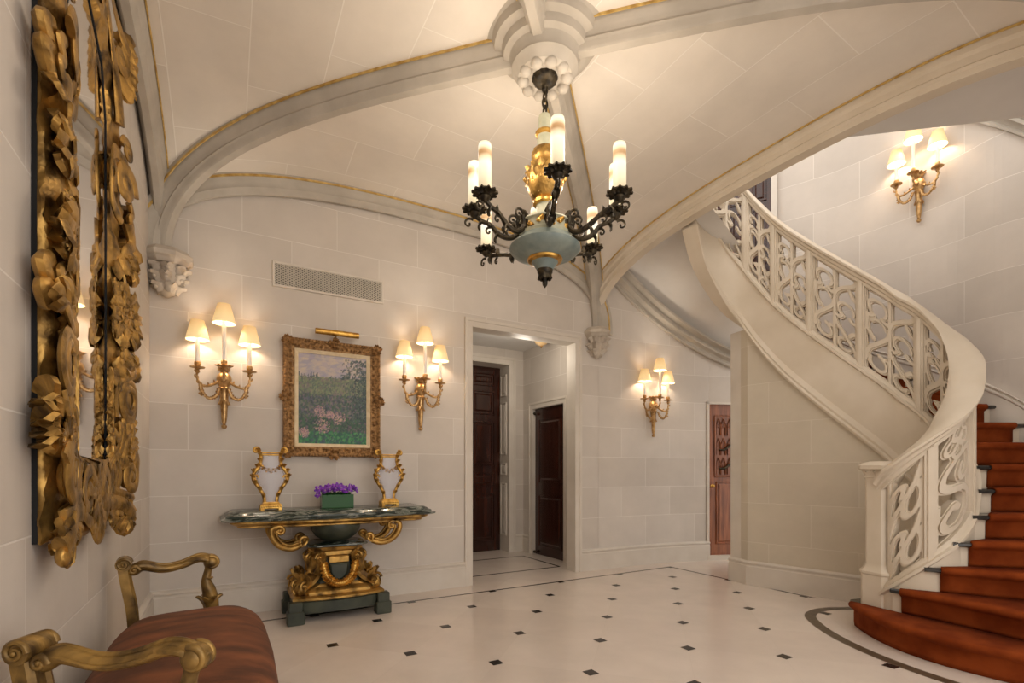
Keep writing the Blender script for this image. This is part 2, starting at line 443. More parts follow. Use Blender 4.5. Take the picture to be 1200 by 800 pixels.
# small strip of ceiling between the vault edge and the wall faces / in front of the bay
vault = vb
import bmesh as _bm
ob = vault.build('ceiling', M_VAULT, smooth=25, kind='structure')
_b = _bm.new(); _b.from_mesh(ob.data); _bm.ops.remove_doubles(_b, verts=_b.verts, dist=.0005); _b.to_mesh(ob.data); _b.free()

def arch_pts(p, q, prof, n=1):
    """full arch from p to q (room xy), prof table t->h for half"""
    p = V(p); q = V(q); out = []
    half = [(t/HALF*.5, h) for t, h in prof]
    seq = half + [(1-t, h) for t, h in reversed(half[:-1])]
    for t, h in seq:
        c = p+(q-p)*t; out.append(R3(c.x, c.y, h))
    return out
def RP(w, d, k=1):   # rib profile: underside roll and hollows, width w depth d
    pts = [(w*.5, d), (w*.5, d*.80), (w*.44, d*.74), (w*.42, d*.62), (w*.33, d*.52), (w*.27, d*.36), (w*.29, d*.28), (w*.22, d*.2), (w*.2, d*.08), (w*.13, 0)]
    r = pts+[(-a, b) for a, b in reversed(pts)]
    return [(a*H, b*H) for a, b in r]
def gilt_edges(name, pts, S, w, d, parent, sides=(1, -1)):
    for sgn in sides:
        m = MB(); a = sgn*w*.5*H; t = .0055*H
        m.sweep(pts, [(a-t, d*H-t), (a+t, d*H-t), (a+t, d*H+t), (a-t, d*H+t)], S)
        m.build('gilt_edge', M_GOLD2, parent)
ti = [0]
def trim(mb, mats, smooth=35):
    ti[0] += 1
    return mb.build('trim_%d' % ti[0], mats, smooth=smooth, kind='structure')
def rib(p, q, prof, w, d, sides=(1, -1), gold=True, half=False):
    pts = arch_pts(p, q, prof)
    if half: pts = pts[:len(pts)//2+1]
    d2 = (V(q)-V(p)).normalized(); S = V((-d2.y, d2.x, 0))
    m = MB(); m.sweep(pts, RP(w, d), S, flip=-1)
    o = trim(m, M_RIB)
    if gold:
        for sgn in sides:
            g = MB(); a = sgn*w*.5*H; t = .005*H; dd = .113*H
            g.sweep(pts, [(a-t*.3, dd-t), (a+t, dd-t), (a+t, dd+t*1.6), (a-t*.3, dd+t*1.6)], S, flip=-1)
            g.build('gilt_edge', M_GILT, o)
    return o
A_, B_, C_, D_ = (BX0, BY1), (BX1, BY1), (BX1, BY0), (BX0, BY0)
def ins(p, k):  # pull a corner slightly towards the bay centre
    c = V((BCX, BCY)); v = V(p); return tuple(v+(c-v).normalized()*k)
rib(ins(A_, .05), ins(C_, .05), PD, .165, .15)
rib(ins(B_, .05), ins(D_, .05), PD, .165, .15)
PFo = PF
rib((BX0, BY1-.035), (BX1, BY1-.035), PF, .09, .15, sides=(-1,), gold=True)     # along the back wall
rib((BX0-.012, BY0), (BX0-.012, BY1), PF, .13, .15, sides=(-1,), gold=True)           # along the left wall
rib((BX0, BY0), (BX1, BY0), PF, .12, .15, sides=(1,), gold=False)
# great arch towards the stair hall: deep moulded band with soffit
pts = arch_pts((BX1, BY0), (BX1, BY1), PF)
pr = [(.085, .165), (.085, .135), (.07, .125), (.066, .10), (.05, .085), (.045, .05), (.052, .042), (.034, .03), (.03, .0), (-.05, 0), (-.06, .02), (-.06, .40), (-.04, .40), (-.04, .165)]
m = MB(); m.sweep(pts, [(a*H, b*H) for a, b in pr], V((-1, 0, 0)), flip=-1)
arch = trim(m, M_STAIR)
g = MB(); t = .005
g.sweep(pts, [(a*H, b*H) for a, b in ((.084, .120), (.090, .120), (.090, .130), (.084, .130))], V((-1, 0, 0)), flip=-1)
g.build('gilt_edge', M_GILT, arch)

# boss at the crossing
def corner_star(r, h, k=.72):
    out = []
    for j in range(32):
        a = 2*PI*j/32+PI/4
        out.append((r*math.cos(a), r*math.sin(a), h))
    return out
bm = MB()
prof = [(.30, .18), (.30, .155), (.275, .145), (.262, .11), (.225, .10), (.215, .065), (.185, .055), (.17, .02), (.172, .0), (.155, -.02), (.14, -.045), (.11, -.055), (.09, -.045), (.05, -.04)]
bm.lathe([(r*H, (h+3.085)*H) for r, h in prof], 40, Matrix.Translation(V((BCX*H, BCY*H, 0))))
for k in range(10):
    a = 2*PI*k/10; c = V((BCX*H+.115*H*math.cos(a), BCY*H+.115*H*math.sin(a), (3.085-.050)*H))
    bm.ball(c, .032*H, 10, 7, sc=(1, 1, .8))
boss = bm.build('ceiling_boss', M_RIB, off=(BCX*H, BCY*H, 3.0*H))
tag(boss, 'round carved stone boss with petal ring at the crossing of the vault ribs', 'boss')

M_CORB = noise_mat('corbel_stone', (182, 170, 156), (198, 188, 174), scale=6, rough=.7, bump=.2, bscale=40)
# corbels ----------------------------------------------------------------------
def corbel(x, y, h, label, ang, rad=.135, seed=1):
    rnd = random.Random(seed)
    root = empty('stone_corbel', R3(x, y, h-.28), ang)
    ab = MB(); prof = [(.7*rad, .195), (.86*rad, .20), (rad*1.0, .225), (rad*1.12, .235), (rad*1.15, .262), (rad*1.02, .275), (rad*.9, .295)]
    ab.lathe([(r*H, z*H) for r, z in prof], 8, Matrix.Rotation(PI/8, 4, 'Z'))
    ab.build('abacus', M_CORB, root, smooth=20)
    b = MB()
    b.lathe([(r*H, z*H) for r, z in ((.012, 0), (.04, .02), (.062, .06), (.078, .11), (.085, .16), (.095, .2))], 16)
    for lv, (z, r, n) in enumerate(((.05, .055, 5), (.11, .075, 7), (.165, .085, 8))):
        for k in range(n):
            a = 2*PI*k/n+lv*.4+rnd.uniform(-.2, .2); dd = V((math.cos(a), math.sin(a), 0))
            b.leaf(dd*r*H+V((0, 0, (z-.03)*H)), V((0, 0, 1))+dd*.35, dd, .075*H, .065*H, .9, 2, thick=.3)
            if rnd.random() < .5: b.ball(dd*(r+.018)*H+V((0, 0, z*H)), .014*H, 8, 5)
    b.build('foliage', M_CORB, root, smooth=50)
    tag(root, label, 'corbel')
    return root
corbel(BX0+.035, BY1-.045, 2.41, 'carved stone corbel under the vault ribs in the left corner, beside the mirror', 0, seed=2)
corbel(BX1-.02, BY1-.045, 2.41, 'carved stone corbel under the vault ribs right of the tall doorway', 0, rad=.12, seed=5)

# doorway trim and vestibule ---------------------------------------------------
def casing(fn, a0, a1, h1, w=.085, d=.028, left=True, right=True):
    """moulded architrave around an opening; fn(a,h,o) maps along/height/outwards"""
    prof = [(0, 0), (0, .5), (.18, .62), (.22, .55), (.6, .7), (.66, .95), (.85, 1), (1, .9), (1, 0)]
    mb = MB()
    path = [(a0, 0, -1, 0), (a0, h1, -1, 1), (a1, h1, 1, 1), (a1, 0, 1, 0)]
    rings = [[fn(a+sx*p*w, h+sh*p*w, q*d) for p, q in prof] for a, h, sx, sh in path]
    mb.loft(rings, True, True)
    return mb
trim(casing(lambda a, h, o: R3(a, YB-o, h), DO0, DO1, DOH, .075), M_TRIM, 25)
# jambs + lintel of the doorway
j = MB()
for (x0, x1) in ((DO0-.002, DO0-.0), (DO1, DO1+.002)):
    j.box(R3(x0, YB, 0), R3(x1, YB+WT, DOH))
j.box(R3(DO0, YB, DOH), R3(DO1, YB+WT, DOH+.002))
trim(j, M_TRIM, 0)
VX0, VX1, VY0, VY1, VH = 1.2, 3.215, YB+WT, 5.364, 2.49
v = MB()
wall_rect(v, lambda a, h: R3(a, VY0, h), VX0, VX1, 0, VH, [(DO0, DO1, 0, DOH)]); 
v.build('wall_vestibule_front', M_WALL, smooth=0, kind='structure')
D1a, D1b, D1h = 2.15, 3.005, 2.30
v = MB(); wall_rect(v, lambda a, h: R3(a, VY1, h), VX0, VX1, 0, VH, [(D1a, D1b, 0, D1h)]); v.build('wall_vestibule_back', M_WALL, smooth=0, kind='structure')
D2a, D2b, D2h = 4.49, 5.13, 1.745
v = MB(); wall_rect(v, lambda a, h: R3(VX1, a, h), VY0, VY1, 0, VH, [(D2a, D2b, 0, D2h)]); v.build('wall_vestibule_right', M_WALL, smooth=0, kind='structure')
v = MB(); wall_rect(v, lambda a, h: R3(VX0, a, h), VY0, VY1, 0, VH); v.build('wall_vestibule_left', M_WALL, smooth=0, kind='structure')
v = MB(); v.add([R3(VX0, VY0, VH), R3(VX1, VY0, VH), R3(VX1, VY1, VH), R3(VX0, VY1, VH)], [(0,1,2,3)]); v.build('ceiling_vestibule', M_PLASTER, smooth=0, kind='structure')
trim(casing(lambda a, h, o: R3(a, VY1-o, h), D1a, D1b, D1h, .09), M_TRIM, 25)
trim(casing(lambda a, h, o: R3(VX1-o, a, h), D2a, D2b, D2h, .075), M_TRIM, 25)
baseboard('baseboard_vestibule', [(D1b+.09, VY1), (VX1, VY1), (VX1, D2b+.075)], -1)
# reveals
DD1 = .245
def panel_face(mb, fn, a0, a1, h0, h1, dp=.012, fr=.02, mi=0):
    """raised field with bevelled border; fn(a,h,o)"""
    r = [[fn(a, h, o) for a, h in ((a0+k, h0+k), (a1-k, h0+k), (a1-k, h1-k), (a0+k, h1-k))] for k, o in ((0, 0), (.004, dp), (fr*.45, dp*1.1), (fr*.6, dp*.2), (fr*1.3, dp*.2), (fr*2, dp*1.0))]
    mb.loft(r, True, True, mi)
rv = MB()
rv.box(R3(D1b, VY1, 0), R3(D1b+.02, VY1+DD1, D1h)); rv.box(R3(D1a-.02, VY1, 0), R3(D1a, VY1+DD1, D1h)); rv.box(R3(D1a, VY1, D1h), R3(D1b, VY1+DD1, D1h+.02))
for h0, h1 in ((.2, .85), (.95, 1.1), (1.2, 1.85), (1.93, 2.2)):
    panel_face(rv, lambda a, h, o: R3(D1b-o, a, h), VY1+.05, VY1+DD1-.05, h0, h1, .01)
trim(rv, M_TRIM, 20)
rv = MB(); dr2 = .05
rv.box(R3(VX1, D2a-.02, 0), R3(VX1+dr2, D2a, D2h)); rv.box(R3(VX1, D2b, 0), R3(VX1+dr2, D2b+.02, D2h)); rv.box(R3(VX1, D2a, D2h), R3(VX1+dr2, D2b, D2h+.02))
trim(rv, M_TRIM, 20)
# the two mahogany doors
d = MB(); fn = lambda a, h, o: R3(a, VY1+DD1-.02-o, h)
d.box(R3(D1a, VY1+DD1-.02, 0), R3(D1b, VY1+DD1+.02, D1h))
d1 = d.build('door_1', M_MAHOG, smooth=0, kind='structure')
for c0, c1 in ((D1a+.08, (D1a+D1b)/2-.03), ((D1a+D1b)/2+.03, D1b-.08)):
    for h0, h1 in ((.12, .72), (.80, .98), (1.06, 1.62), (1.70, 2.0), (2.06, 2.22)):
        p = MB(); panel_face(p, fn, c0, c1, h0, h1, .016, .03); p.build('panel', M_MAHOG, d1, smooth=20)
d = MB(); fx = VX1+dr2-.02
d.box(R3(fx, D2a, 0), R3(fx+.035, D2b, D2h))
d2 = d.build('door_2', M_MAHOG, smooth=0, kind='structure')
for h0, h1 in ((.10, .72), (.86, 1.62)):
    p = MB(); panel_face(p, lambda a, h, o: R3(fx-o, a, h), D2a+.08, D2b-.08, h0, h1, .012, .028); p.build('panel', M_MAHOG, d2, smooth=20)
k = MB(); k.ball(R3(fx-.03, D2b-.03, 1.69), .018*H); k.ball(R3(fx-.03, D2b-.03, .03), .018*H); k.build('hinge', M_BLACKIRON, d2)
# ceiling light in the vestibule
lx, ly = P2(.325, 5.55)[0], P2(.325, 5.55)[1]
cl = empty('ceiling_light', (lx, ly, VH*H))
k = MB(); k.lathe([(.11, 0), (.12, -.012), (.10, -.03), (.085, -.035)], 20); k.build('canopy', M_BRASS, cl)
k = MB(); k.lathe([(.085, -.03), (.095, -.06), (.075, -.10), (.03, -.125), (.004, -.13)], 20); k.build('glass_bowl', noise_mat('amber_bowl_glass', (214, 180, 130), (228, 196, 150), rough=.3), cl)
k = MB(); k.lathe([(.012, -.125), (.02, -.14), (.004, -.16)], 10); k.build('finial', M_BRASS, cl)
tag(cl, 'small brass flush light on the vestibule ceiling beyond the tall doorway', 'ceiling light')
point_light((lx-.5, ly-.35, VH*H-.35), 9, (1, .90, .76), .1)

# alcove to the right of the doorway (curved wall with sconce and carved door) --------
ALC = cat([(.88, 5.085), (1.15, 5.225), (1.5, 5.39), (1.85, 5.52), (2.21, 5.615)], 6)
ALD = [(2.21, 5.615), (2.78, 5.70)]; ALE = cat([(2.78, 5.70), (3.2, 5.72), (3.6, 5.6), (3.9, 5.3)], 5)
def curved_wall(name, path, hb, ht, mat, nh=1, off=0):
    """path in (lat,z); hb, ht numbers or functions of fraction"""
    mb = MB(); L = 0; acc = [0]
    for a, b in zip(path, path[1:]): L += math.hypot(b[0]-a[0], b[1]-a[1]); acc.append(L)
    for i in range(len(path)-1):
        q = []
        for k in (i, i+1):
            t = acc[k]/L; b0 = hb(t) if callable(hb) else hb; t0 = ht(t) if callable(ht) else ht
            q.append((k, b0, t0))
        (k0, b0, t0), (k1, b1, t1) = q
        vs = [(k0, b0), (k1, b1), (k1, t1), (k0, t0)]
        mb.add([P2(path[k][0], path[k][1], h) for k, h in vs], [(0,1,2,3)], 0, None, [(acc[k]*H+off+9, h*H+5) for k, h in vs])
    return mb.build(name, mat, smooth=30, kind='structure')
w_al = curved_wall('wall_alcove', ALC, 0, 3.3, M_WALL)
curved_wall('wall_alcove_above_door', ALD, 1.76, 3.3, M_WALL, off=2.0)
curved_wall('wall_alcove_right', ALE, 0, 3.3, M_WALL, off=3.0)
def to_room(path): return [((CA*a+SA*z), (-SA*a+CA*z)) for a, z in path]
baseboard('baseboard_alcove', [(3.057, YB)]+to_room(ALC), -1)
# carved door
da = V(ALD[0]); db = V(ALD[1]); dd = (db-da).normalized(); dn = V((dd.y, -dd.x))   # dn towards camera
def fd(a, h, o): 
    p = da+dd*a+dn*(o-.03); return P2(p.x, p.y, h)
DL = (db-da).length
d = MB(); d.loft([[fd(0, h, o) for o in (0, -.04)]+[fd(DL, h, o) for o in (-.04, 0)] for h in (.0, 1.76)], True, True)
d3 = d.build('door_3', M_WALNUT, smooth=0, kind='structure')
p = MB(); panel_face(p, fd, .10, DL-.10, .17, .88, .012, .02); p.build('panel', M_WALNUT, d3, smooth=20)
p = MB()
for c0 in (.10, .2367, .3734):   # gothic tracery field
    for lv in range(3):
        h0 = .96+lv*.22
        for (a0, a1) in ((c0+.008, c0+.058), (c0+.068, c0+.118)):
            am = (a0+a1)/2
            p.tube([fd(a0, h0, .008), fd(a0, h0+.12, .008), fd(am, h0+.19, .010), fd(a1, h0+.12, .008), fd(a1, h0, .008)], .006*H, 6)
            p.tube([fd(am+.018*math.cos(t*PI/4), h0+.11+.018*math.sin(t*PI/4), .008) for t in range(8)], .004*H, 6, closed=True)
for h in (.94, 1.62): p.box(fd(.095, h, 0), fd(DL-.095, h+.02, .014)) if False else p.tube([fd(.09, h, .006), fd(DL-.09, h, .006)], .010*H, 6)
for a in (.09, DL-.09): p.tube([fd(a, .94, .006), fd(a, 1.62, .006)], .010*H, 6)
p.build('tracery', M_WALNUT, d3)
p = MB(); p.ball(fd(.047, .83, .03), .024*H, 12, 8); p.tube([fd(.047, .83, 0), fd(.047, .83, .03)], .012*H); p.build('handle', M_GOLD2, d3)
p = MB()
for h, s_ in ((1.27, 1), (1.06, 1)): p.tube([fd(.13, h-.03, .02), fd(.19, h-.035, .028), fd(.25, h+.01, .03), fd(.33, h+.045, .02)], [.008*H, .014*H, .013*H, .007*H], 8)
p.build('iron_strap', M_BLACKIRON, d3)
m = MB(); m.loft([[fd(a, h, o) for a, h, o in ((-.03, 0, 0), (-.03, 0, .06), (DL+.02, 0, .06), (DL+.02, 0, 0))], [fd(a, h, o) for a, h, o in ((-.03, .05, 0), (-.03, .05, .06), (DL+.02, .05, .06), (DL+.02, .05, 0))]], True, True)
trim(m, M_TRIM, 0)
m = MB()
for a0, a1, h0, h1 in ((-.028, 0, 0, 1.775), (-.028, DL, 1.75, 1.775)):
    m.loft([[fd(a0, h, .03), fd(a0, h, .045), fd(a1, h, .045), fd(a1, h, .03)] for h in (h0, h1)], True, True)
    m.loft([[fd(a0, h, -.04), fd(a0, h, .03), fd(a1, h, .03), fd(a1, h, -.04)] for h in (h0, h1)], True, True) if a1 == DL else None
trim(m, M_TRIM, 0)
# formeret over the alcove and its white plaster vault
FORM = [(.90, 5.09, 3.05), (1.07, 5.19, 2.90), (1.35, 5.325, 2.70), (1.68, 5.46, 2.506), (2.1, 5.58, 2.30), (2.5, 5.645, 2.147), (2.9, 5.70, 2.05), (3.3, 5.70, 2.0)]
FP = cat(FORM, 5)
m = MB(); rings = []
for i, (a, z, h) in enumerate(FP):
    A = V(FP[max(i-1, 0)][:2]); B = V(FP[min(i+1, len(FP)-1)][:2]); t = (B-A).normalized(); n = V((t.y, -t.x))
    k = .24-.07*min(1, i/25)
    prof = [(0, 0), (.035, .0), (.04, .02), (.03, .04), (.035, .07), (.075, .10), (.08, .13), (.065, .15), (.07, .17), (.12, .20), (.125, .225), (.11, .24), (0, .26)]
    rings.append([P2(a+n.x*p, z+n.y*p, h+q*k/.24) for p, q in prof])
m.loft(rings, True, True); trim(m, M_RIB)
m = MB(); npv = 24; arcpts = []
for i in range(npv+1):
    t = i/npv; s_ = t*1.27           # distance along the great arch from the back corbel
    arcpts.append(R3(BX1+.055, BY1-.02-s_, Hf(min(s_, HALF))+.12))
fpp = [FP[int(round(i/npv*(len(FP)-1)))] for i in range(npv+1)]
nk = 8
def pv(i, k):
    a, z, h = fpp[i]; p = P2(a, z, h+.22); q = arcpts[i]; t = k/nk
    r = p.lerp(q, t); r.z += .16*H*math.sin(PI*t)*min(1, i/8); return r
vs = [pv(i, k) for i in range(npv+1) for k in range(nk+1)]
m.add(vs, [(i*(nk+1)+k, (i+1)*(nk+1)+k, (i+1)*(nk+1)+k+1, i*(nk+1)+k+1) for i in range(npv) for k in range(nk)])
m.build('ceiling_alcove', M_PLASTER, smooth=60, kind='structure')
# ------------------------------------------------------------------ STAIR HALL
RI = .1477
CP = [(2.335,3.12,1.2),(2.345,3.04,2),(2.42,2.955,3),(2.54,2.925,4),(2.69,2.99,5),(2.845,3.13,6),(2.93,3.23,7),(2.95,3.34,8),(2.91,3.45,9),(2.835,3.56,10),
      (2.77,3.67,10.8),(2.58,3.88,12.65),(2.42,4.065,14.3),(2.26,4.255,16.15),(2.07,4.455,18.75),(1.92,4.50,19.9),(1.76,4.455,21.1),(1.60,4.345,22.4),(1.47,4.20,24)]
PATH = cat(CP, 6)
DT = [(1, .79), (2, .765), (4, .735), (6, .715), (9, .74), (11, .76), (30, .76)]
def rt(k): return RI*k+interp(DT, k)
def frame(i):
    a = V(PATH[max(i-1, 0)][:2]); b = V(PATH[min(i+1, len(PATH)-1)][:2]); t = (b-a).normalized()
    return t, V((-t.y, t.x))       # left normal = well side
acc = [0]
for a, b in zip(PATH, PATH[1:]): acc.append(acc[-1]+math.hypot(a[0]-b[0], a[1]-b[1]))
KS = [p[2] for p in PATH]
def at_s(s):
    for i in range(len(acc)-1):
        if s <= acc[i+1] or i == len(acc)-2:
            f = (s-acc[i])/(acc[i+1]-acc[i]); a, b = PATH[i], PATH[i+1]
            t0, n0 = frame(i); t1, n1 = frame(i+1)
            n = (n0*(1-f)+n1*f).normalized()
            return (a[0]+(b[0]-a[0])*f, a[1]+(b[1]-a[1])*f, a[2]+(b[2]-a[2])*f), n
def s_of_k(k): return interp(list(zip(KS, acc)), k)
SB = P2(2.33, 3.15, RI)
stair = empty('spiral_staircase', P2(2.33, 3.15, 0)); SO = P2(2.33, 3.15, 0)
tag(stair, 'curving carved limestone staircase with pierced gothic tracery balustrade', 'staircase')
def vsweep(mb, i0, i1, prof, hfn, s0=None, s1=None, n=None):
    """prof list (side, dh) in H; side + = well side; hfn(k)->h"""
    rings = []
    for i in range(i0, i1+1):
        p = PATH[i]; t, nn = frame(i); h = hfn(p[2])
        rings.append([P2(p[0]+nn.x*a, p[1]+nn.y*a, h+b) for a, b in prof])
    return mb.loft(rings, True, True)
NP = len(PATH)-1
m = MB()
vsweep(m, 0, NP, [(-.085,-.045),(-.088,-.028),(-.07,-.008),(-.03,.004),(.03,.004),(.07,-.008),(.088,-.028),(.085,-.045),(.066,-.056),(.062,-.076),(.05,-.084),(.046,-.108),(-.046,-.108),(-.05,-.084),(-.062,-.076),(-.066,-.056)], rt)
m.build('handrail', M_STAIR, stair, off=SO, smooth=45)
m = MB()
vsweep(m, 0, NP, [(-.055,-.775),(-.068,-.765),(-.068,-.745),(-.052,-.735),(-.048,-.715),(-.04,-.705),(.04,-.705),(.048,-.715),(.052,-.735),(.068,-.745),(.068,-.765),(.055,-.775)], rt)
m.build('bottom_rail', M_STAIR, stair, off=SO, smooth=35)
def strbot(k): return max(0.0, rt(k)-1.25)
m = MB(); rings = []
for i in range(NP+1):
    p = PATH[i]; t, nn = frame(i); k = p[2]; tp = rt(k)-.76; b = strbot(k)
    q = [(-.05, tp), (-.05, b), (.05, b), (.05, tp)]
    if b > 0: pass
    rings.append([P2(p[0]+nn.x*a, p[1]+nn.y*a, h) for a, h in q])
m.loft(rings, True, True)
m.build('string', M_STAIR, stair, off=SO, smooth=35)
i6 = next(i for i in range(NP) if KS[i] >= 5.2)
m = MB(); vsweep(m, i6, NP, [(.045,-1.275),(.078,-1.275),(.085,-1.255),(.072,-1.235),(.075,-1.215),(.062,-1.195),(.05,-1.165),(-.04,-1.165),(-.04,-1.275)], lambda k: max(rt(k), 1.29))
m.build('string_moulding', M_STAIR, stair, off=SO, smooth=35)

# tracery ----------------------------------------------------------------
def sdf_seg(px, py, segs):
    best = 9
    for (ax, ay, bx, by, w) in segs:
        dx, dy = bx-ax, by-ay; L = dx*dx+dy*dy
        t = 0 if L == 0 else max(0, min(1, ((px-ax)*dx+(py-ay)*dy)/L))
        d = math.hypot(px-ax-dx*t, py-ay-dy*t)-w
        if d < best: best = d
    return best
def polyseg(pts, w): return [(a[0], a[1], b[0], b[1], w) for a, b in zip(pts, pts[1:])]
def arcp(cx, cy, r, a0, a1, n=12): return [(cx+r*math.cos(math.radians(a0+(a1-a0)*i/n)), cy+r*math.sin(math.radians(a0+(a1-a0)*i/n))) for i in range(n+1)]
def pierced(mb, segs, W, Hh, mapf, w_extra, depth, cell=.0085):
    nx = max(4, int(W/cell)); ny = max(4, int(Hh/cell))
    F = [[sdf_seg(W*i/nx, Hh*j/ny, segs)-w_extra for j in range(ny+1)] for i in range(nx+1)]
    vid = {}; VV = []; fs = []
    def vert(key, x, y):
        if key not in vid:
            vid[key] = len(VV); VV.append((x, y))
        return vid[key]
    def corner(i, j): return vert(('c', i, j), W*i/nx, Hh*j/ny)
    def edge(i0, j0, i1, j1):
        if (i0, j0) > (i1, j1): i0, j0, i1, j1 = i1, j1, i0, j0
        a, b = F[i0][j0], F[i1][j1]; t = a/(a-b)
        return vert(('e', i0, j0, i1, j1), W*(i0+(i1-i0)*t)/nx, Hh*(j0+(j1-j0)*t)/ny)
    sides = []
    for i in range(nx):
        for j in range(ny):
            cs = [(i, j), (i+1, j), (i+1, j+1), (i, j+1)]
            ins_ = [F[a][b] < 0 for a, b in cs]
            if not any(ins_): continue
            poly = []; cut = []
            for q in range(4):
                a, b = cs[q], cs[(q+1) % 4]; ia, ib = ins_[q], ins_[(q+1) % 4]
                if ia: poly.append(corner(*a))
                if ia != ib:
                    e = edge(*a, *b); poly.append(e); cut.append((e, ia))
            if len(poly) >= 3: fs.append(poly)
            # crossing out then in -> boundary segment
            outs = [e for e, ia in cut if ia]; inn = [e for e, ia in cut if not ia]
            if len(outs) == 1 and len(inn) == 1: sides.append((outs[0], inn[0]))
            elif len(outs) == 2:
                # walk order
                seq = [e for e in cut]
                for q in range(4):
                    if seq[q][1]: sides.append((seq[q][0], seq[(q+1) % 4][0]))
    n = len(VV)
    vs = [mapf(x, y, depth) for x, y in VV]+[mapf(x, y, -depth) for x, y in VV]
    faces = [tuple(f) for f in fs]+[tuple(n+k for k in reversed(f)) for f in fs]+[(b, a, n+a, n+b) for a, b in sides if a != b]
    mb.add(vs, faces)
def design(W, Hh, kind):
    S = []
    def ring(cx, cy, r, a0=0, a1=360, w=0.0): return polyseg([(W*cx+r*W*math.cos(math.radians(a0+(a1-a0)*q/14)), Hh*cy+r*W*math.sin(math.radians(a0+(a1-a0)*q/14))) for q in range(15)], w)
    def crv(pts, w=0.003): return polyseg(cat([(W*a, Hh*b) for a, b in pts], 5), w)
    if kind == 'upper':
        S += crv([(.5, 0), (.5, 1)])
        S += ring(.26, .80, .185, -40, 220) + ring(.26, .155, .175, -200, 80)
        S += crv([(.0, .69), (.10, .675), (.17, .70)]) + crv([(.5, .69), (.41, .675), (.34, .70)])
        S += crv([(.5, .62), (.44, .50), (.24, .37), (.08, .26), (.02, .12)]) + crv([(.06, .66), (.05, .52), (.16, .42)]) + ring(.27, .585, .15, 10, 150)
        S += crv([(.5, .24), (.42, .245), (.36, .22)])
        S += ring(.75, .54, .175, -10, 240) + crv([(1, .44), (.9, .43), (.83, .46)]) + crv([(.5, .44), (.60, .42), (.67, .46)])
        S += crv([(.5, .66), (.56, .74), (.74, .83), (.92, .90), (1, 1)]) + crv([(1, .72), (.9, .74), (.84, .80)])
        S += crv([(.5, .40), (.58, .30), (.78, .20), (.94, .10), (1, .0)]) + ring(.72, .11, .14, 100, 330) + crv([(1, .30), (.92, .30), (.84, .25)])
    elif kind == 'ogee':
        for sh in (0.0, .45):
            S += crv([(0, .02+sh), (.16, .15+sh), (.48, .25+sh), (.80, .36+sh), (1, .54+sh)], .009)
            S += crv([(.06, .10+sh), (.05, .26+sh), (.14, .36+sh), (.30, .40+sh), (.46, .36+sh), (.40, .29+sh)], .006)
            S += crv([(.46, .22+sh), (.44, .13+sh), (.60, .07+sh), (.84, .10+sh), (.94, .22+sh), (.86, .33+sh)], .006)
    else:
        for cx, cy in ((.33, .845), (.67, .845), (.5, .77), (.5, .92)): S += ring(cx, cy, .155, w=.002)
        S += crv([(.86, .70), (.50, .70), (.20, .64), (.14, .53), (.34, .44), (.66, .36), (.86, .26), (.82, .13), (.52, .06), (.22, .10), (.14, .20), (.34, .27), (.52, .22)], .010)
        S += crv([(.86, .70), (.94, .58), (.86, .47), (.62, .46), (.52, .54), (.60, .60)], .007)
        S += crv([(.06, .36), (.04, .24)], .004)
    return S
STL = [1.45, 3.25, 5.15, 7.3, 9.55, 11.9, 14.2, 16.3, 18.6, 21.2, 23.7]
TOPM, BOTM = -.10, -.715
for a, b in zip(STL, STL[1:]):
    s0, s1 = s_of_k(a)+.022, s_of_k(b)-.022; W = (s1-s0)*H; Hh = (TOPM-BOTM)*H
    def mapf(x, y, d, s0=s0, W=W, mir_=(a > 4)):
        if mir_: x = W-x
        p, n = at_s(s0+x/H); return P2(p[0]+n.x*d/H, p[1]+n.y*d/H, rt(p[2])+BOTM+y/H)
    kind = 'ogee' if a < 2 else ('quatrefoil' if a < 4 else 'upper')
    S = design(W, Hh, kind)
    S += polyseg([(0, 0), (W, 0), (W, Hh), (0, Hh), (0, 0)], .006)
    m = MB(); pierced(m, S, W, Hh, mapf, .017, .022); pierced(m, S, W, Hh, mapf, .0075, .038)
    m.build('tracery_panel', M_STAIR, stair, off=SO, smooth=40)
for k in STL[1:]:
    s = s_of_k(k); rings = []
    m = MB()
    for ws, wd in ((.024, .048), (.011, .058)):
        q = []
        for ds, dn in ((-ws, -wd), (ws, -wd), (ws, wd), (-ws, wd)):
            p, n = at_s(min(max(s+ds, 0), acc[-1]-.001)); q.append((p, n, dn))
        m.loft([[P2(p[0]+n.x*dn, p[1]+n.y*dn, rt(p[2])+e) for p, n, dn in q] for e in (-.80, -.09)], True, True)
    m.build('stile', M_STAIR, stair, off=SO, smooth=20)
# newel ------------------------------------------------------------------
nl, nz = 2.335, 3.165
nc = P2(nl, nz, 0)
def sq(r, h, ch=.25, rot=math.radians(-8)):
    pts = []
    for q in range(4):
        for sgn in (-1, 1):
            a = PI/4+q*PI/2
            x = r*math.cos(a)*1.414; y = r*math.sin(a)*1.414
            # chamfer points
            e = V((math.cos(a+sgn*3*PI/4), math.sin(a+sgn*3*PI/4)))
            ex, ey = (x+e.x*r*ch*1.4, y+e.y*r*ch*1.4)
            pts.append((ex, ey))
    c, s_ = math.cos(rot), math.sin(rot)
    return [(nc.x+(c*x-s_*y)*H, nc.y+(s_*x+c*y)*H, h*H) for x, y in pts]
m = MB()
lv = [(.088, RI-.01), (.088, .345), (.094, .355), (.094, .368), (.080, .385), (.072, .405), (.068, .42), (.068, .955), (.074, .96), (.07, .97), (.082, 1.0), (.1, 1.012), (.1, 1.035), (.085, 1.048), (.05, 1.06)]
m.loft([sq(r, h) for r, h in lv], True, True)
m.build('newel_post', M_STAIR, stair, off=SO, smooth=25)
m = MB()
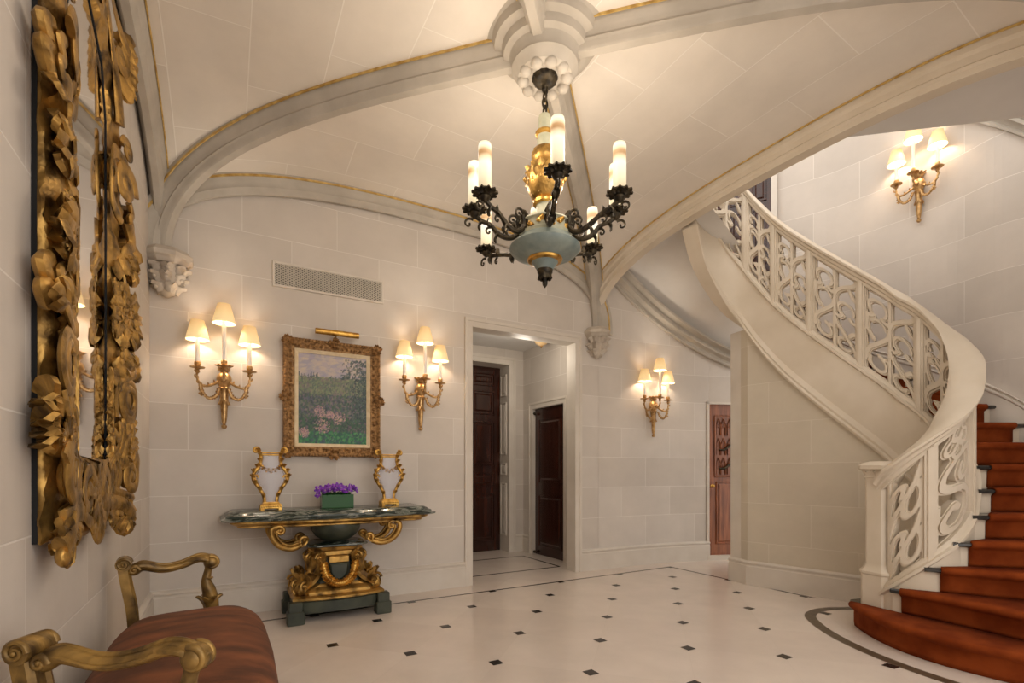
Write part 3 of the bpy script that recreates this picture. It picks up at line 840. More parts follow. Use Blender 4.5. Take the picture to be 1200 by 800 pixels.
for q in range(12):
    a = 2*PI*q/12; dd_ = V((math.cos(a), math.sin(a), 0))
    m.leaf(nc+dd_*.066*H+V((0, 0, .965*H)), V((0,0,1))+dd_*.3, dd_, .045*H, .04*H, .9, 2, thick=.3)
m.build('newel_capital', M_STAIR, stair, off=SO, smooth=50)

# steps --------------------------------------------------------------------
NO = {1: [(2.205,3.25),(2.15,3.05),(2.135,2.8),(2.20,2.55),(2.37,2.30),(2.62,2.06),(2.95,1.86)],
      2: [(2.275,3.005),(2.355,2.87),(2.445,2.68),(2.55,2.42),(2.72,2.2),(3.1,1.95)],
      3: [(2.39,2.90),(2.55,2.80),(2.85,2.60),(3.25,2.3)],
      4: [(2.53,2.875),(2.9,2.785),(3.45,2.6)], 5: [(2.71,2.95),(3.58,2.86)], 6: [(2.885,3.095),(3.64,3.04)], 7: [(2.975,3.21),(3.69,3.20)], 8: [(3.0,3.34),(3.67,3.36)],
      9: [(2.96,3.46),(3.61,3.51)], 10: [(2.875,3.585),(3.53,3.64)]}
OUT = {11: (3.45,3.88), 12: (3.32,4.14), 13: (3.17,4.37), 14: (3.02,4.57), 15: (2.86,4.72), 16: (2.70,4.84), 17: (2.52,4.94), 18: (2.32,5.02), 19: (2.10,5.08), 20: (1.9, 5.08)}
for k in range(11, 21):
    p, n = at_s(s_of_k(k)); NO[k] = [(p[0]-n.x*.05, p[1]-n.y*.05), OUT[k]]
def resample(pts, n=16):
    if len(pts) > 2: pts = cat(pts, 6)
    L = [0]
    for a, b in zip(pts, pts[1:]): L.append(L[-1]+math.dist(a, b))
    out = []
    for i in range(n+1):
        s_ = L[-1]*i/n; x = interp([(l, p[0]) for l, p in zip(L, pts)], s_); y = interp([(l, p[1]) for l, p in zip(L, pts)], s_); out.append(V((x, y)))
    return out
NN = {k: resample(v) for k, v in NO.items()}
def dirk(k, i):
    if k < 20: d = NN[k+1][i]-NN[k][i]
    else: d = NN[k][i]-NN[k-1][i]
    T = (NN[k][min(i+1, 16)]-NN[k][max(i-1, 0)]).normalized(); nrm = V((-T.y, T.x))
    if nrm.dot(d) < 0: nrm = -nrm
    return nrm
for k in range(1, 17):
    A = NN[k]; B = NN[k+1]; hk = RI*k
    fr = [A[i]+dirk(k, i)*.022 for i in range(17)]; bk = [B[i]+dirk(k+1, i)*.03 for i in range(17)]
    if k == 1:
        fr = [V((2.42, 3.30)), V((2.33, 3.325)), V((2.26, 3.30))]+fr; bk = [V((2.36, 3.20)), V((2.33, 3.15)), V((2.30, 3.10))]+bk
    base = 0.0 if k < 7 else hk-.42
    st = MB(); n = len(fr)
    poly = [(p.x, p.y) for p in fr]+[(p.x, p.y) for p in reversed(bk)]
    st.loft([[P2(x, y, h) for x, y in poly] for h in (base, hk-.026)], True, False)
    for h, rev in ((hk-.026, 0), (base, 1)):
        for i in range(n-1):
            q = [fr[i], fr[i+1], bk[i+1], bk[i]]; st.add([P2(p.x, p.y, h) for p in q], [(0,1,2,3)])
    so = st.build('step', M_STAIR, stair, off=SO, smooth=25)
    td = MB(); fo = [A[i]-dirk(k, i)*.004 for i in range(17)]
    if k == 1: fo = [V((2.42, 3.32)), V((2.33, 3.345)), V((2.25, 3.32))]+fo
    prof = [(.0, -.026), (-.008, -.020), (-.008, -.006), (0, 0)]
    rings = []
    for i in range(n):
        ii = max(0, i-(n-17)); d_ = dirk(k, ii) if i >= n-17 else V((0, -1))
        rings.append([P2(fo[i].x+d_.x*o, fo[i].y+d_.y*o, hk+e) for o, e in prof]+[P2(bk[i].x, bk[i].y, hk), P2(bk[i].x, bk[i].y, hk-.026)])
    td.loft(rings, True, True)
    td.build('tread', M_NOSE, so, off=SO, smooth=25)
# carpet: one runner over all the steps
cp = MB(); n = 16; LASTK = 16
MI = {1: .012, 2: .05, 3: .075}
def ck(k, w, o):    # point on nosing k at runner fraction w, moved o along the going
    A = NN[k]; L = sum((A[i+1]-A[i]).length for i in range(16))
    lo = MI.get(k, .09)/L; hi = 1-(.12 if k < 3 else .09)/L
    f = (lo+(hi-lo)*w)*16; i = min(int(f), 15); t = f-i
    p = A[i].lerp(A[i+1], t); d_ = dirk(k, i).lerp(dirk(k, min(i+1, 16)), t)
    return V((p.x+d_.x*o, p.y+d_.y*o))
for k in range(1, 17):
    hk = RI*k; hb_ = RI*(k-1); rings = []
    for i in range(n+1):
        w_ = i/n; r = []
        for o, h in ((.014, hb_+.002 if k == 1 else hb_+.008), (.010, hb_+.03), (.010, hk-.045), (-.002, hk-.036), (-.016, hk-.026), (-.022, hk-.010), (-.014, hk+.006), (.0, hk+.010)):
            p = ck(k, w_, o); r.append(P2(p.x, p.y, h))
        p = ck(k+1, w_, .014); q = ck(k, w_, 0)
        if k < 19:
            r.append(P2(p.x, p.y, hk+.010))
        rings.append(r)
    m_ = len(rings[0])
    cp.add([v_ for r in rings for v_ in r], [(i*m_+j, (i+1)*m_+j, (i+1)*m_+j+1, i*m_+j+1) for i in range(n) for j in range(m_-1)])
    # edge returns
carp = cp.build('stair_carpet', M_CARPET, smooth=60, off=P2(2.6, 2.5, 0))
sm = carp.modifiers.new('thick', 'SOLIDIFY'); sm.thickness = .012; sm.offset = -1
tag(carp, 'rust orange carpet runner climbing the curved stone stairs', 'carpet')

# wall under the stair ------------------------------------------------------
ui = [i for i in range(NP+1) if 6.0 <= KS[i] <= 18.7]
UW = [(PATH[i][0], PATH[i][1], max(.02, strbot(KS[i]))+.03) for i in reversed(ui)]
UW = [(2.09, 4.497, UW[0][2])]+[u for u in UW if u[1] < 4.46]
m = MB(); L = 0; prev = None
acc2 = [0]
for a, b in zip(UW, UW[1:]): acc2.append(acc2[-1]+math.dist(a[:2], b[:2]))
tt = [(b[0]-a[0], b[1]-a[1]) for a, b in zip(UW, UW[1:])]; tt.append(tt[-1])
fn_ = []
for (x, y, h), (dx, dy) in zip(UW, tt):
    l = math.hypot(dx, dy); nx_, ny_ = dy/l, -dx/l       # towards outside
    if nx_*1+ny_*0 > 0: nx_, ny_ = -nx_, -ny_
    fn_.append((x+nx_*.035, y+ny_*.035, h, nx_, ny_))
for i in range(len(UW)-1):
    a, b = fn_[i], fn_[i+1]
    m.add([P2(a[0], a[1], 0), P2(b[0], b[1], 0), P2(b[0], b[1], b[2]), P2(a[0], a[1], a[2])], [(0,1,2,3)], 0, None, [(acc2[i]*H+3.3, 5), (acc2[i+1]*H+3.3, 5), (acc2[i+1]*H+3.3, b[2]*H+5), (acc2[i]*H+3.3, a[2]*H+5)])
M_WALL3 = stone_mat('limestone_understair', (206, 196, 178), (198, 187, 169), (212, 203, 188), bw=.80, rh=.42)
m.build('wall_understair', M_WALL3, smooth=30, kind='structure')
m = MB(); e0 = fn_[0]
m.loft([[P2(x, y, h) for x, y in ((e0[0], e0[1]), (e0[0]-.045, e0[1]+.105), (e0[0]+.13, e0[1]+.16), (e0[0]+.2, e0[1]-.02))] for h in (0, e0[2]+.0)], True, True)
trim(m, M_TRIM, 0)
bb = [((CA*a[0]+SA*a[1]), (-SA*a[0]+CA*a[1])) for a in [(e0[0]-.045, e0[1]+.115), (e0[0]-.0, e0[1]-.0)]+[f for f in fn_[1:] if f[1] > 3.45]]
baseboard('baseboard_understair', bb, -1)

# curved outer wall, skirting, upper door, slab -----------------------------------
SW = cat([(3.3,1.0),(3.52,1.9),(3.68,2.5),(3.74,3.0),(3.71,3.3),(3.63,3.5),(3.53,3.66),(3.44,3.95),(3.24,4.31),(2.99,4.64),(2.80,4.80),(2.60,4.95)], 5)
curved_wall('wall_stair', SW, 0, 5.0, M_WALL2)
UD = [(2.60, 4.95), (2.03, 5.23)]
curved_wall('wall_upper_landing', [(2.60, 4.95), (2.03, 5.23), (1.4, 5.2), (.9, 4.9)], lambda t: 3.30 if t > .15 else 2.4, 5.0, M_WALL2, off=4)
da4 = V(UD[0]); db4 = V(UD[1]); d4 = (db4-da4).normalized(); n4 = V((-d4.y, d4.x)); 
if n4.y > 0: n4 = -n4
L4 = (db4-da4).length
def f4(a, h, o):
    p = da4+d4*a+n4*(o+.01); return P2(p.x, p.y, h)
m = MB(); m.loft([[f4(a, h, o) for a, o in ((.03, 0), (L4, 0), (L4, .02), (.03, .02))] for h in (2.98, 4.75)], True, True)
d4o = m.build('door_4', M_MAHOG, smooth=0, kind='structure')
for a0 in (.07, .27, .43):
    for h0, h1 in ((3.05, 3.6), (3.68, 4.5)):
        p = MB(); panel_face(p, lambda a, h, o: f4(a, h, o+.02), a0, a0+.13, h0, h1, .012, .02); p.build('panel', M_MAHOG, d4o, smooth=20)
m = MB(); m.loft([[f4(a, h, o) for a, o in ((-.02, 0), (.032, 0), (.032, .035), (-.02, .035))] for h in (2.6, 4.85)], True, True); trim(m, M_TRIM, 0)
# skirting following the steps on the outer wall
OK_ = [(3.74,2.86,5),(3.735,3.04,6),(3.725,3.2,7),(3.685,3.36,8),(3.625,3.51,9),(3.525,3.655,10),(3.46,3.88,11),(3.335,4.14,12),(3.19,4.38,13),(3.04,4.58,14),(2.88,4.73,15),(2.72,4.86,16)]
OP = cat(OK_, 4); rings = []; m = MB()
for i, (a, z, k) in enumerate(OP):
    A = V(OP[max(i-1, 0)][:2]); B = V(OP[min(i+1, len(OP)-1)][:2]); t = (B-A).normalized(); n_ = V((-t.y, t.x)); h = RI*k+.135
    rings.append([P2(a+n_.x*o, z+n_.y*o, h+e) for o, e in ((-.03, -.35), (.026, -.35), (.026, -.05), (.034, -.042), (.034, -.03), (.018, -.024), (.018, -.012), (.03, -.006), (.03, 0), (.0, .004), (-.03, .004))])
m.loft(rings, True, True); trim(m, M_TRIM, 30)
m = MB(); rb = cat([(3.455,3.88,3.70),(3.49,3.78,3.64),(3.53,3.66,3.51),(3.62,3.51,3.33),(3.70,3.32,3.12)], 4); rings = []
for i, (a, z, h) in enumerate(rb):
    A = V(rb[max(i-1, 0)][:2]); B = V(rb[min(i+1, len(rb)-1)][:2]); t = (B-A).normalized(); n_ = V((t.y, -t.x))*-1
    if n_.x > 0: n_ = -n_
    rings.append([P2(a+n_.x*o, z+n_.y*o, h+e) for o, e in ((-.03, 0), (.03, 0), (.035, .02), (.02, .04), (.03, .06), (.06, .08), (.06, .11), (.045, .125), (.05, .14), (.08, .16), (.08, .19), (-.03, .2))])
m.loft(rings, True, True); trim(m, M_RIB, 30)
def rl(x, y): return (CA*x-SA*y, SA*x+CA*y)
sl = [rl(3.36, 1.72), (3.04, 2.97), (3.76, 2.86), (3.76, .6), rl(3.36, -.6)]
m = MB(); m.loft([[P2(a, z, h) for a, z in sl] for h in (3.10, 3.32)], True, True); m.build('ceiling_stair_passage', M_PLASTER, smooth=0, kind='structure')
# ------------------------------------------------------------------ OBJECTS
def bwp(px, y):      # photo ray -> back wall point (X units, h units): used only to place things flat on that wall
    r = (px-599.8)/586; z = YB/(CA-SA*r); return (SA+CA*r)*z, 1+(551.6-y)/586*z

# air vent -------------------------------------------------------------------
vx0, vx1, vh0, vh1 = .281, 1.083, 2.331, 2.517
vent = empty('air_vent', R3((vx0+vx1)/2, YB, vh0)); vo = R3((vx0+vx1)/2, YB, vh0)
m = MB(); fw = .016
rg = [[R3(x, YB-o, h) for x, h in ((vx0+k, vh0+k), (vx1-k, vh0+k), (vx1-k, vh1-k), (vx0+k, vh1-k))] for k, o in ((0, 0), (0, .010), (.003, .013), (fw, .010), (fw, .0005))]
m.loft(rg, True, False); m.build('frame', M_TRIM, vent, off=vo, smooth=10)
m = MB(); m.box(R3(vx0+.005, YB-.0006, vh0+.005), R3(vx1-.005, YB-.0002, vh1-.005)); m.build('hole_shadow', M_BLACK, vent, off=vo, smooth=0)  # black sheet painted in as the darkness behind the grille holes
m = MB()   # pierced plate
Wg, Hg = (vx1-vx0-2*fw)*H, (vh1-vh0-2*fw)*H; nx_ = 27; ny_ = 9
dx, dy = Wg/nx_, Hg/ny_
for half in (0, 1):
    pass
# diagonal lattice of flat bars with wide crossings -> small diamond holes
step = dx
t = .0046
x0g, z0g = vx0*H+fw*H, vh0*H+fw*H; yb = YB*H-.0055
def clipbar(c, sg):
    # line x = c + sg*z*(dx/dy); z in [0,Hg]
    pts = []
    k = dx/dy*sg
    za = 0 if 0 <= c <= Wg else ((0-c)/k if c < 0 else (Wg-c)/k)
    zb = Hg if 0 <= c+k*Hg <= Wg else ((Wg-c)/k if c+k*Hg > Wg else (0-c)/k)
    if zb-za < .005: return
    a = V((x0g+c+k*za, yb, z0g+za)); b = V((x0g+c+k*zb, yb, z0g+zb)); d = (b-a).normalized(); n = V((-d.z, 0, d.x))*t
    q = V((0, .0035, 0))
    m.add([a+n, a-n, b-n, b+n, a+n+q, a-n+q, b-n+q, b+n+q], [(0,1,2,3),(4,7,6,5),(0,4,5,1),(1,5,6,2),(2,6,7,3),(3,7,4,0)])
for i in range(-ny_, nx_+ny_+1):
    clipbar(i*dx, 1); clipbar(i*dx, -1)
m.build('pierced_grille', noise_mat('grille_metal', (206, 198, 184), (216, 208, 194), rough=.5), vent, off=vo, smooth=0)
tag(vent, 'long cream air vent with a pierced diamond grille high on the back wall', 'air vent')

# painting -------------------------------------------------------------------
px0, px1, ph0, ph1 = .348, 1.050, 1.105, 1.975; cx0, cx1, ch0, ch1 = .452, .946, 1.205, 1.872
fo = R3((px0+px1)/2, YB, ph0); pict = empty('landscape_painting', fo)
m = MB()
def fr_ring(k, o): return [R3(x, YB-o, h) for x, h in ((px0+k, ph0+k), (px1-k, ph0+k), (px1-k, ph1-k), (px0+k, ph1-k))]
m.loft([fr_ring(k, o) for k, o in ((.006, .0), (.0, .02), (.004, .05), (.016, .058), (.026, .052), (.034, .040), (.060, .030), (.072, .033), (.078, .028))], True, False)
rnd = random.Random(3)
def along(k, o, n_per):
    pts = []
    c = [(px0+k, ph0+k), (px1-k, ph0+k), (px1-k, ph1-k), (px0+k, ph1-k)]
    for q in range(4):
        a = V(c[q]); b = V(c[(q+1) % 4]); n = max(2, int((b-a).length/n_per))
        for i in range(n): pts.append((a.lerp(b, (i+.5)/n), (b-a).normalized()))
    return pts
for p, d_ in along(.014, .05, .022):
    m.ball(R3(p.x, YB-.054, p.y), .011*H, 6, 4, sc=(1, .8, 1))
for p, d_ in along(.045, .035, .030):
    nrm = V((0, -1, 0)); dd_ = V((d_.x, 0, d_.y)); sdv = V((-d_.y, 0, d_.x))
    m.leaf(R3(p.x, YB-.036, p.y)-sdv*.018, sdv+dd_*rnd.uniform(-.6, .6), nrm, .04, .028, .5, 2)
for cxx, chh in ((px0+.03, ph0+.03), (px1-.03, ph0+.03), (px0+.03, ph1-.03), (px1-.03, ph1-.03), ((px0+px1)/2, ph0+.012), ((px0+px1)/2, ph1-.012), (px0+.012, (ph0+ph1)/2), (px1-.012, (ph0+ph1)/2)):
    for k in range(5):
        a = 2*PI*k/5+rnd.random()
        m.leaf(R3(cxx, YB-.05, chh), (math.cos(a), -.2, math.sin(a)), (0, -1, 0), .045*H, .035*H, .6, 2, thick=.3)
    m.ball(R3(cxx, YB-.056, chh), .014*H, 8, 5)
m.build('carved_frame', M_FRAME, pict, off=fo, smooth=40)
m = MB(); rg = [[R3(x, YB-o, h) for x, h in ((cx0-k, ch0-k), (cx1+k, ch0-k), (cx1+k, ch1+k), (cx0-k, ch1+k))] for k, o in ((.030, .028), (.024, .034), (.010, .026), (.0, .022), (.0, .012))]
m.loft(rg, True, False); m.build('liner', M_LINER, pict, off=fo, smooth=15)
NXp, NYp = 96, 130
def lc(c): return V(lin(c)[:3])
rnd = random.Random(5); base = []
for i in range(NXp+1):
    col = []
    for j in range(NYp+1):
        v_ = j/NYp
        col.append(lc((176, 166, 158)).lerp(lc((150, 142, 156)), max(0, (v_-.74)/.26)) if v_ > .74 else lc((92, 98, 92)).lerp(lc((40, 78, 66)), min(1, (.74-v_)*1.3)))
    base.append(col)
def dab(u, v_, ru, rv, ang, col, a):
    c_, s_ = math.cos(ang), math.sin(ang); R_ = max(ru, rv)
    for i in range(max(0, int((u-R_)*NXp)), min(NXp, int((u+R_)*NXp)+1)+1):
        for j in range(max(0, int((v_-R_)*NYp)), min(NYp, int((v_+R_)*NYp)+1)+1):
            x, y = i/NXp-u, j/NYp-v_; p_, q_ = (x*c_+y*s_)/ru, (-x*s_+y*c_)/rv
            if p_*p_+q_*q_ < 1: base[i][j] = base[i][j].lerp(col, a)
for k in range(500):    # sky
    dab(rnd.random(), rnd.uniform(.75, 1), .05, .015, rnd.uniform(-.3, .3), lc(rnd.choice(((188, 172, 160), (170, 158, 168), (196, 180, 158), (150, 148, 166)))), .5)
for k in range(60):     # dark tree line on the horizon
    u = rnd.random(); hgt = rnd.choice((.008, .012, .02, .035)); dab(u, .745+hgt*.5, .008, hgt, 0, lc((60, 76, 84)), .8)
for k in range(4200):   # meadow strokes
    v_ = rnd.random()*.745; u = rnd.random()
    if v_ > .56: pal = ((112, 128, 96), (136, 142, 106), (88, 104, 92), (128, 116, 112))
    elif v_ > .30: pal = ((72, 84, 96), (98, 92, 110), (60, 92, 74), (128, 112, 116), (46, 62, 70), (104, 116, 92))
    elif v_ > .14: pal = ((40, 74, 64), (70, 106, 72), (112, 92, 104), (50, 92, 62), (34, 56, 60))
    else: pal = ((26, 108, 66), (48, 134, 76), (22, 78, 70), (84, 150, 88), (60, 80, 92))
    s_ = rnd.uniform(.008, .020); dab(u, v_, s_, s_*rnd.uniform(.35, 1), rnd.uniform(0, 3.1), lc(rnd.choice(pal))*rnd.uniform(.75, 1.15), .7)
for cu, cv, r_ in ((.58, .30, .10), (.34, .20, .11), (.30, .36, .09), (.08, .12, .07), (.45, .33, .06)):   # flowering clumps
    for k in range(110):
        a = rnd.random()*2*PI; q = r_*rnd.random()**.6; dab(cu+q*math.cos(a), cv+q*.75*math.sin(a), .010, .006, a, lc(rnd.choice(((186, 146, 138), (160, 128, 144), (200, 166, 150), (120, 96, 118)))), .75)
for k in range(800):    # dark leafy tree on the right
    t_ = rnd.random(); v_ = .25+.72*t_; edge = .74 if v_ < .66 else .60+.25*abs(v_-.84); u = edge+(1.02-edge)*rnd.random()**.6
    dab(u, v_, .014, .008, rnd.uniform(0, 3), lc(rnd.choice(((30, 52, 54), (44, 70, 62), (60, 84, 84), (36, 48, 66), (88, 104, 92)))), .7)
m = MB(); m.grid(lambda a, b: R3(cx0-.002+a*(cx1-cx0+.004), YB-.016, ch0-.002+b*(ch1-ch0+.004)), NXp, NYp)
cv = m.build('canvas', M_PAINT, pict, off=fo, smooth=0)
at = cv.data.color_attributes.new('paint', 'FLOAT_COLOR', 'POINT')
for i in range(NXp+1):
    for j in range(NYp+1): at.data[i*(NYp+1)+j].color = (*base[i][j], 1)
tag(pict, 'landscape painting of a flowering meadow in a wide carved gilt frame', 'painting')
plo = R3(.716, YB, 2.0); pl = empty('picture_light', plo)
m = MB(); m.tube([R3(.56, YB-.085, 2.03), R3(.872, YB-.085, 2.03)], .026, 14); m.build('lamp_tube', M_GOLD2, pl, off=plo)
m = MB(); m.tube([R3(.716, YB-.002, 2.005), R3(.716, YB-.04, 2.022), R3(.716, YB-.075, 2.028)], .007, 8); m.build('bracket', M_BRASS, pl, off=plo)
tag(pl, 'brass tube picture light mounted above the framed meadow painting', 'picture light')

# sconces --------------------------------------------------------------------
def make_sconce():
    root = empty('wall_sconce')
    b = MB()   # body: backplate urn, tapering pendant
    b.lathe([(.012, -.395), (.02, -.385), (.022, -.37), (.010, -.36), (.016, -.345), (.018, -.33), (.022, -.30), (.034, -.10), (.040, -.07), (.046, -.06), (.036, -.045), (.05, -.02), (.058, .015), (.05, .05), (.032, .065), (.030, .075), (.044, .09), (.046, .10), (.02, .105)], 16, Matrix.Translation((0, -.045, 0)))
    for k in range(8):
        a = 2*PI*k/8
        b.leaf(V((.03*math.cos(a), -.045+.03*math.sin(a), .09)), V((math.cos(a)*.3, math.sin(a)*.3, 1)), V((math.cos(a), math.sin(a), 0)), .06, .03, .8, 2, thick=.25)
        b.leaf(V((.02*math.cos(a), -.045+.02*math.sin(a), -.10)), V((math.cos(a)*.1, math.sin(a)*.1, -1)), V((math.cos(a), math.sin(a), 0)), .10, .022, .3, 2, thick=.25)
    b.ball((0, -.10, .01), .022, 8, 6); b.box((-.015, -.045, -.02), (.015, 0, .05))
    b.build('body', M_BRASS, root)
    r = MB()
    for sx in (-1, 1):      # draped garlands and tassels
        g = cat([(sx*.035, -.09, -.07), (sx*.06, -.10, -.135), (sx*.11, -.11, -.155), (sx*.15, -.11, -.11), (sx*.165, -.11, -.055)], 6)
        r.tube(g, .005, 6)
        for i, p in enumerate(g[1:-1]):
            r.ball(p, .0105 if i % 2 else .014, 6, 4); 
            r.leaf(p, (sx*.5*(-1)**i, -.3, .3*(-1)**i), (0, -1, .2), .022, .014, .5, 1, thick=.3)
        g = [(sx*.165, -.11, -.05-.016*i) for i in range(6)]
        for i, p in enumerate(g): r.ball(p, .014-.0012*i, 6, 4); r.leaf(p, (sx*.6*(-1)**i, -.3, -.4), (0, -1, 0), .02, .013, .4, 1, thick=.3)
    r.build('garland', M_BRASS, root)
    for (x, yy, zt, zc) in ((-.186, -.105, .085, .315), (.186, -.105, .085, .315), (0, -.175, .10, .455)):
        a = MB()
        if x: pts = cat([(x*.18, -.06, .0), (x*.4, -.085, -.035), (x*.7, -.10, -.058), (x*.93, -.105, -.035), (x*1.02, yy, .02), (x, yy, zt-.02)], 5)
        else: pts = cat([(0, -.06, .03), (0, -.10, -.01), (0, -.15, -.01), (0, -.178, .03), (0, yy, zt-.02)], 5)
        a.tube(pts, [.011-.003*i/len(pts) for i in range(len(pts))], 8)
        for i in range(3, len(pts)-2, 4):
            p = V(pts[i]); a.leaf(p, V((x, -.05, .1)), (0, -.5, 1), .03, .02, .8, 1, thick=.3); a.ball(p, .013, 6, 4)
        a.lathe([(.008, zt-.045), (.018, zt-.03), (.012, zt-.015), (.022, zt-.006), (.052, zt), (.056, zt+.006), (.02, zt+.006), (.016, zt+.014), (.024, zt+.022), (.024, zt+.045), (.02, zt+.05)], 16, Matrix.Translation((x, yy, 0)))
        ao = a.build('arm', M_BRASS, root)
        c = MB(); c.lathe([(.0155, zt+.045), (.0155, zc+.02), (.012, zc+.024)], 14, Matrix.Translation((x, yy, 0)))
        c.build('candle_sleeve', M_TUBE, ao)
        s = MB(); zb = zc-.005
        s.lathe([(.083, zb), (.0825, zb+.006), (.066, zb+.08), (.048, zb+.150), (.047, zb+.156)], 48, Matrix.Translation((x, yy, 0)), lobes=24, lamp=.018, caps=False)
        so = s.build('lamp_shade', M_SHADE, ao, smooth=60)
        u = MB(); u.ball((x, yy, zc+.05), .016, 8, 6, sc=(1, 1, 1.5)); bo = u.build('bulb', M_BULB, ao)
        point_light((x, yy, zc+.055), 5.2, (1, .86, .70), .022, parent=ao)
    return root
sc0 = make_sconce()
def place_sconce(o, loc, rz, label):
    o.location = loc; o.rotation_euler = (0, 0, rz); o.scale = (1.0,)*3
    tag(o, label, 'wall sconce', 'three-light brass wall sconces')
xs1, hs1 = bwp(262.5, 447.7); xs2, hs2 = bwp(491, 459)
s2, s3, s4 = copy_tree(sc0), copy_tree(sc0), copy_tree(sc0)
place_sconce(sc0, R3(xs1, YB, hs1), 0, 'brass three-light wall sconce between the mirror corner and the framed painting')
place_sconce(s2, R3(xs2, YB, hs2), 0, 'brass three-light wall sconce between the painting and the tall doorway')
def on_path(path, r):
    for a, b in zip(path, path[1:]):
        ra, rb = a[0]/a[1], b[0]/b[1]
        if min(ra, rb) <= r <= max(ra, rb):
            t = (r-ra)/(rb-ra); p = V(a).lerp(V(b), t); return p, V(b)-V(a)
p3, t3 = on_path(ALC, (763-599.8)/586); w3 = P2(t3.x, t3.y); h3 = 1+(551.6-477)/586*p3.y
place_sconce(s3, P2(p3.x, p3.y, h3), math.atan2(w3.y, w3.x), 'brass three-light wall sconce on the alcove wall beside the carved wooden door')
p4_, t4 = on_path(SW, (1079-599.8)/586); t4 = -t4; w4 = P2(t4.x, t4.y); h4 = 1+(551.6-219)/586*p4_.y
place_sconce(s4, P2(p4_.x, p4_.y, h4), math.atan2(w4.y, w4.x), 'brass three-light wall sconce high on the curved wall above the staircase')
s4.scale = (.92,)*3
w4n = V((w4.y, -w4.x)).normalized()
if (V((0, 0))-V((P2(*p4_)[0], P2(*p4_)[1]))).dot(w4n) < 0: s4.rotation_euler.z += PI

# chandelier -------------------------------------------------------------------
chx, chy = BCX*H, BCY*H; co = V((chx, chy, 1.95*H))
ch = empty('chandelier', co)
T0 = Matrix.Translation((chx, chy, 0))
def lz(name, prof, mat, n=28, par=None, **kw):
    m = MB(); m.lathe([(r*H, z*H) for r, z in prof], n, T0, **kw); return m.build(name, mat, par or ch, off=co, smooth=45)
lz('finial', [(.001, 1.95), (.012, 1.965), (.015, 1.978), (.009, 1.992), (.012, 2.0), (.008, 2.004)], M_BLACKIRON)
m = MB(); m.lathe([(r*H, z*H) for r, z in ((.008, 2.0), (.03, 2.012), (.04, 2.03), (.042, 2.045))], 16, T0)
for k in range(8):
    a = 2*PI*k/8; dd_ = V((math.cos(a), math.sin(a), 0)); m.leaf(V((chx, chy, 2.045*H))+dd_*.035*H, V((0,0,-1))-dd_*.2, dd_, .05*H, .035*H, .4, 2, thick=.3)
m.build('acorn_drop', M_BLACKIRON, ch, off=co)
lz('bowl', [(.042, 2.045), (.062, 2.075), (.075, 2.09), (.088, 2.10), (.13, 2.112), (.168, 2.13), (.184, 2.148), (.184, 2.156), (.165, 2.172), (.14, 2.20)], M_BLUEGREY, 40)
lz('bowl_ring', [(.074, 2.083), (.088, 2.088), (.092, 2.098), (.086, 2.106), (.074, 2.104)], M_GOLD2)
m = MB(); m.lathe([(r*H, z*H) for r, z in ((.14, 2.2), (.142, 2.215), (.132, 2.222), (.132, 2.26), (.142, 2.268), (.138, 2.278), (.11, 2.29), (.08, 2.30), (.06, 2.31))], 36, T0)
m.build('drum', M_PALEBLUE, ch, off=co)
m = MB()
for k in range(16):
    a = 2*PI*k/16; dd_ = V((math.cos(a), math.sin(a), 0)); tt_ = V((-math.sin(a), math.cos(a), 0)); p = V((chx, chy, 2.24*H))+dd_*.134*H
    m.leaf(p-tt_*.02, tt_+V((0, 0, .6*(-1)**k)), dd_, .045*H, .03*H, .4, 2, thick=.3); m.ball(p, .009*H, 6, 4)
m.build('gilt_frieze', M_GOLD2, ch, off=co)
lz('stem', [(.056, 2.30), (.046, 2.33), (.045, 2.375), (.05, 2.39), (.05, 2.60), (.04, 2.66), (.04, 2.74), (.036, 2.76), (.032, 2.82), (.034, 2.83), (.03, 2.845), (.012, 2.85)], M_PALEBLUE, 24)
lz('stem_ring', [(.05, 2.378), (.062, 2.384), (.062, 2.398), (.05, 2.405)], M_GOLD2)
m = MB()
m.lathe([(r*H, z*H) for r, z in ((.05, 2.40), (.072, 2.425), (.092, 2.465), (.100, 2.51), (.094, 2.55), (.074, 2.585), (.06, 2.60), (.068, 2.612), (.07, 2.64), (.06, 2.665), (.046, 2.675))], 32, T0)
for k in range(12):
    a = 2*PI*k/12; dd_ = V((math.cos(a), math.sin(a), 0))
    for z0, r0, L_ in ((2.42, .066, .11), (2.48, .094, .09), (2.60, .058, .06)):
        aa = a+(.26 if z0 == 2.48 else 0); dd_ = V((math.cos(aa), math.sin(aa), 0))
        m.leaf(V((chx, chy, z0*H))+dd_*r0*H, V((0,0,1))+dd_*(.25 if z0 < 2.45 else -.1), dd_, L_*H, .048*H, .35, 3, thick=.2)
m.build('carved_gilt_bulb', M_GOLD, ch, off=co, smooth=50)
lz('upper_ring', [(.038, 2.735), (.048, 2.742), (.050, 2.755), (.04, 2.765)], M_GOLD2)
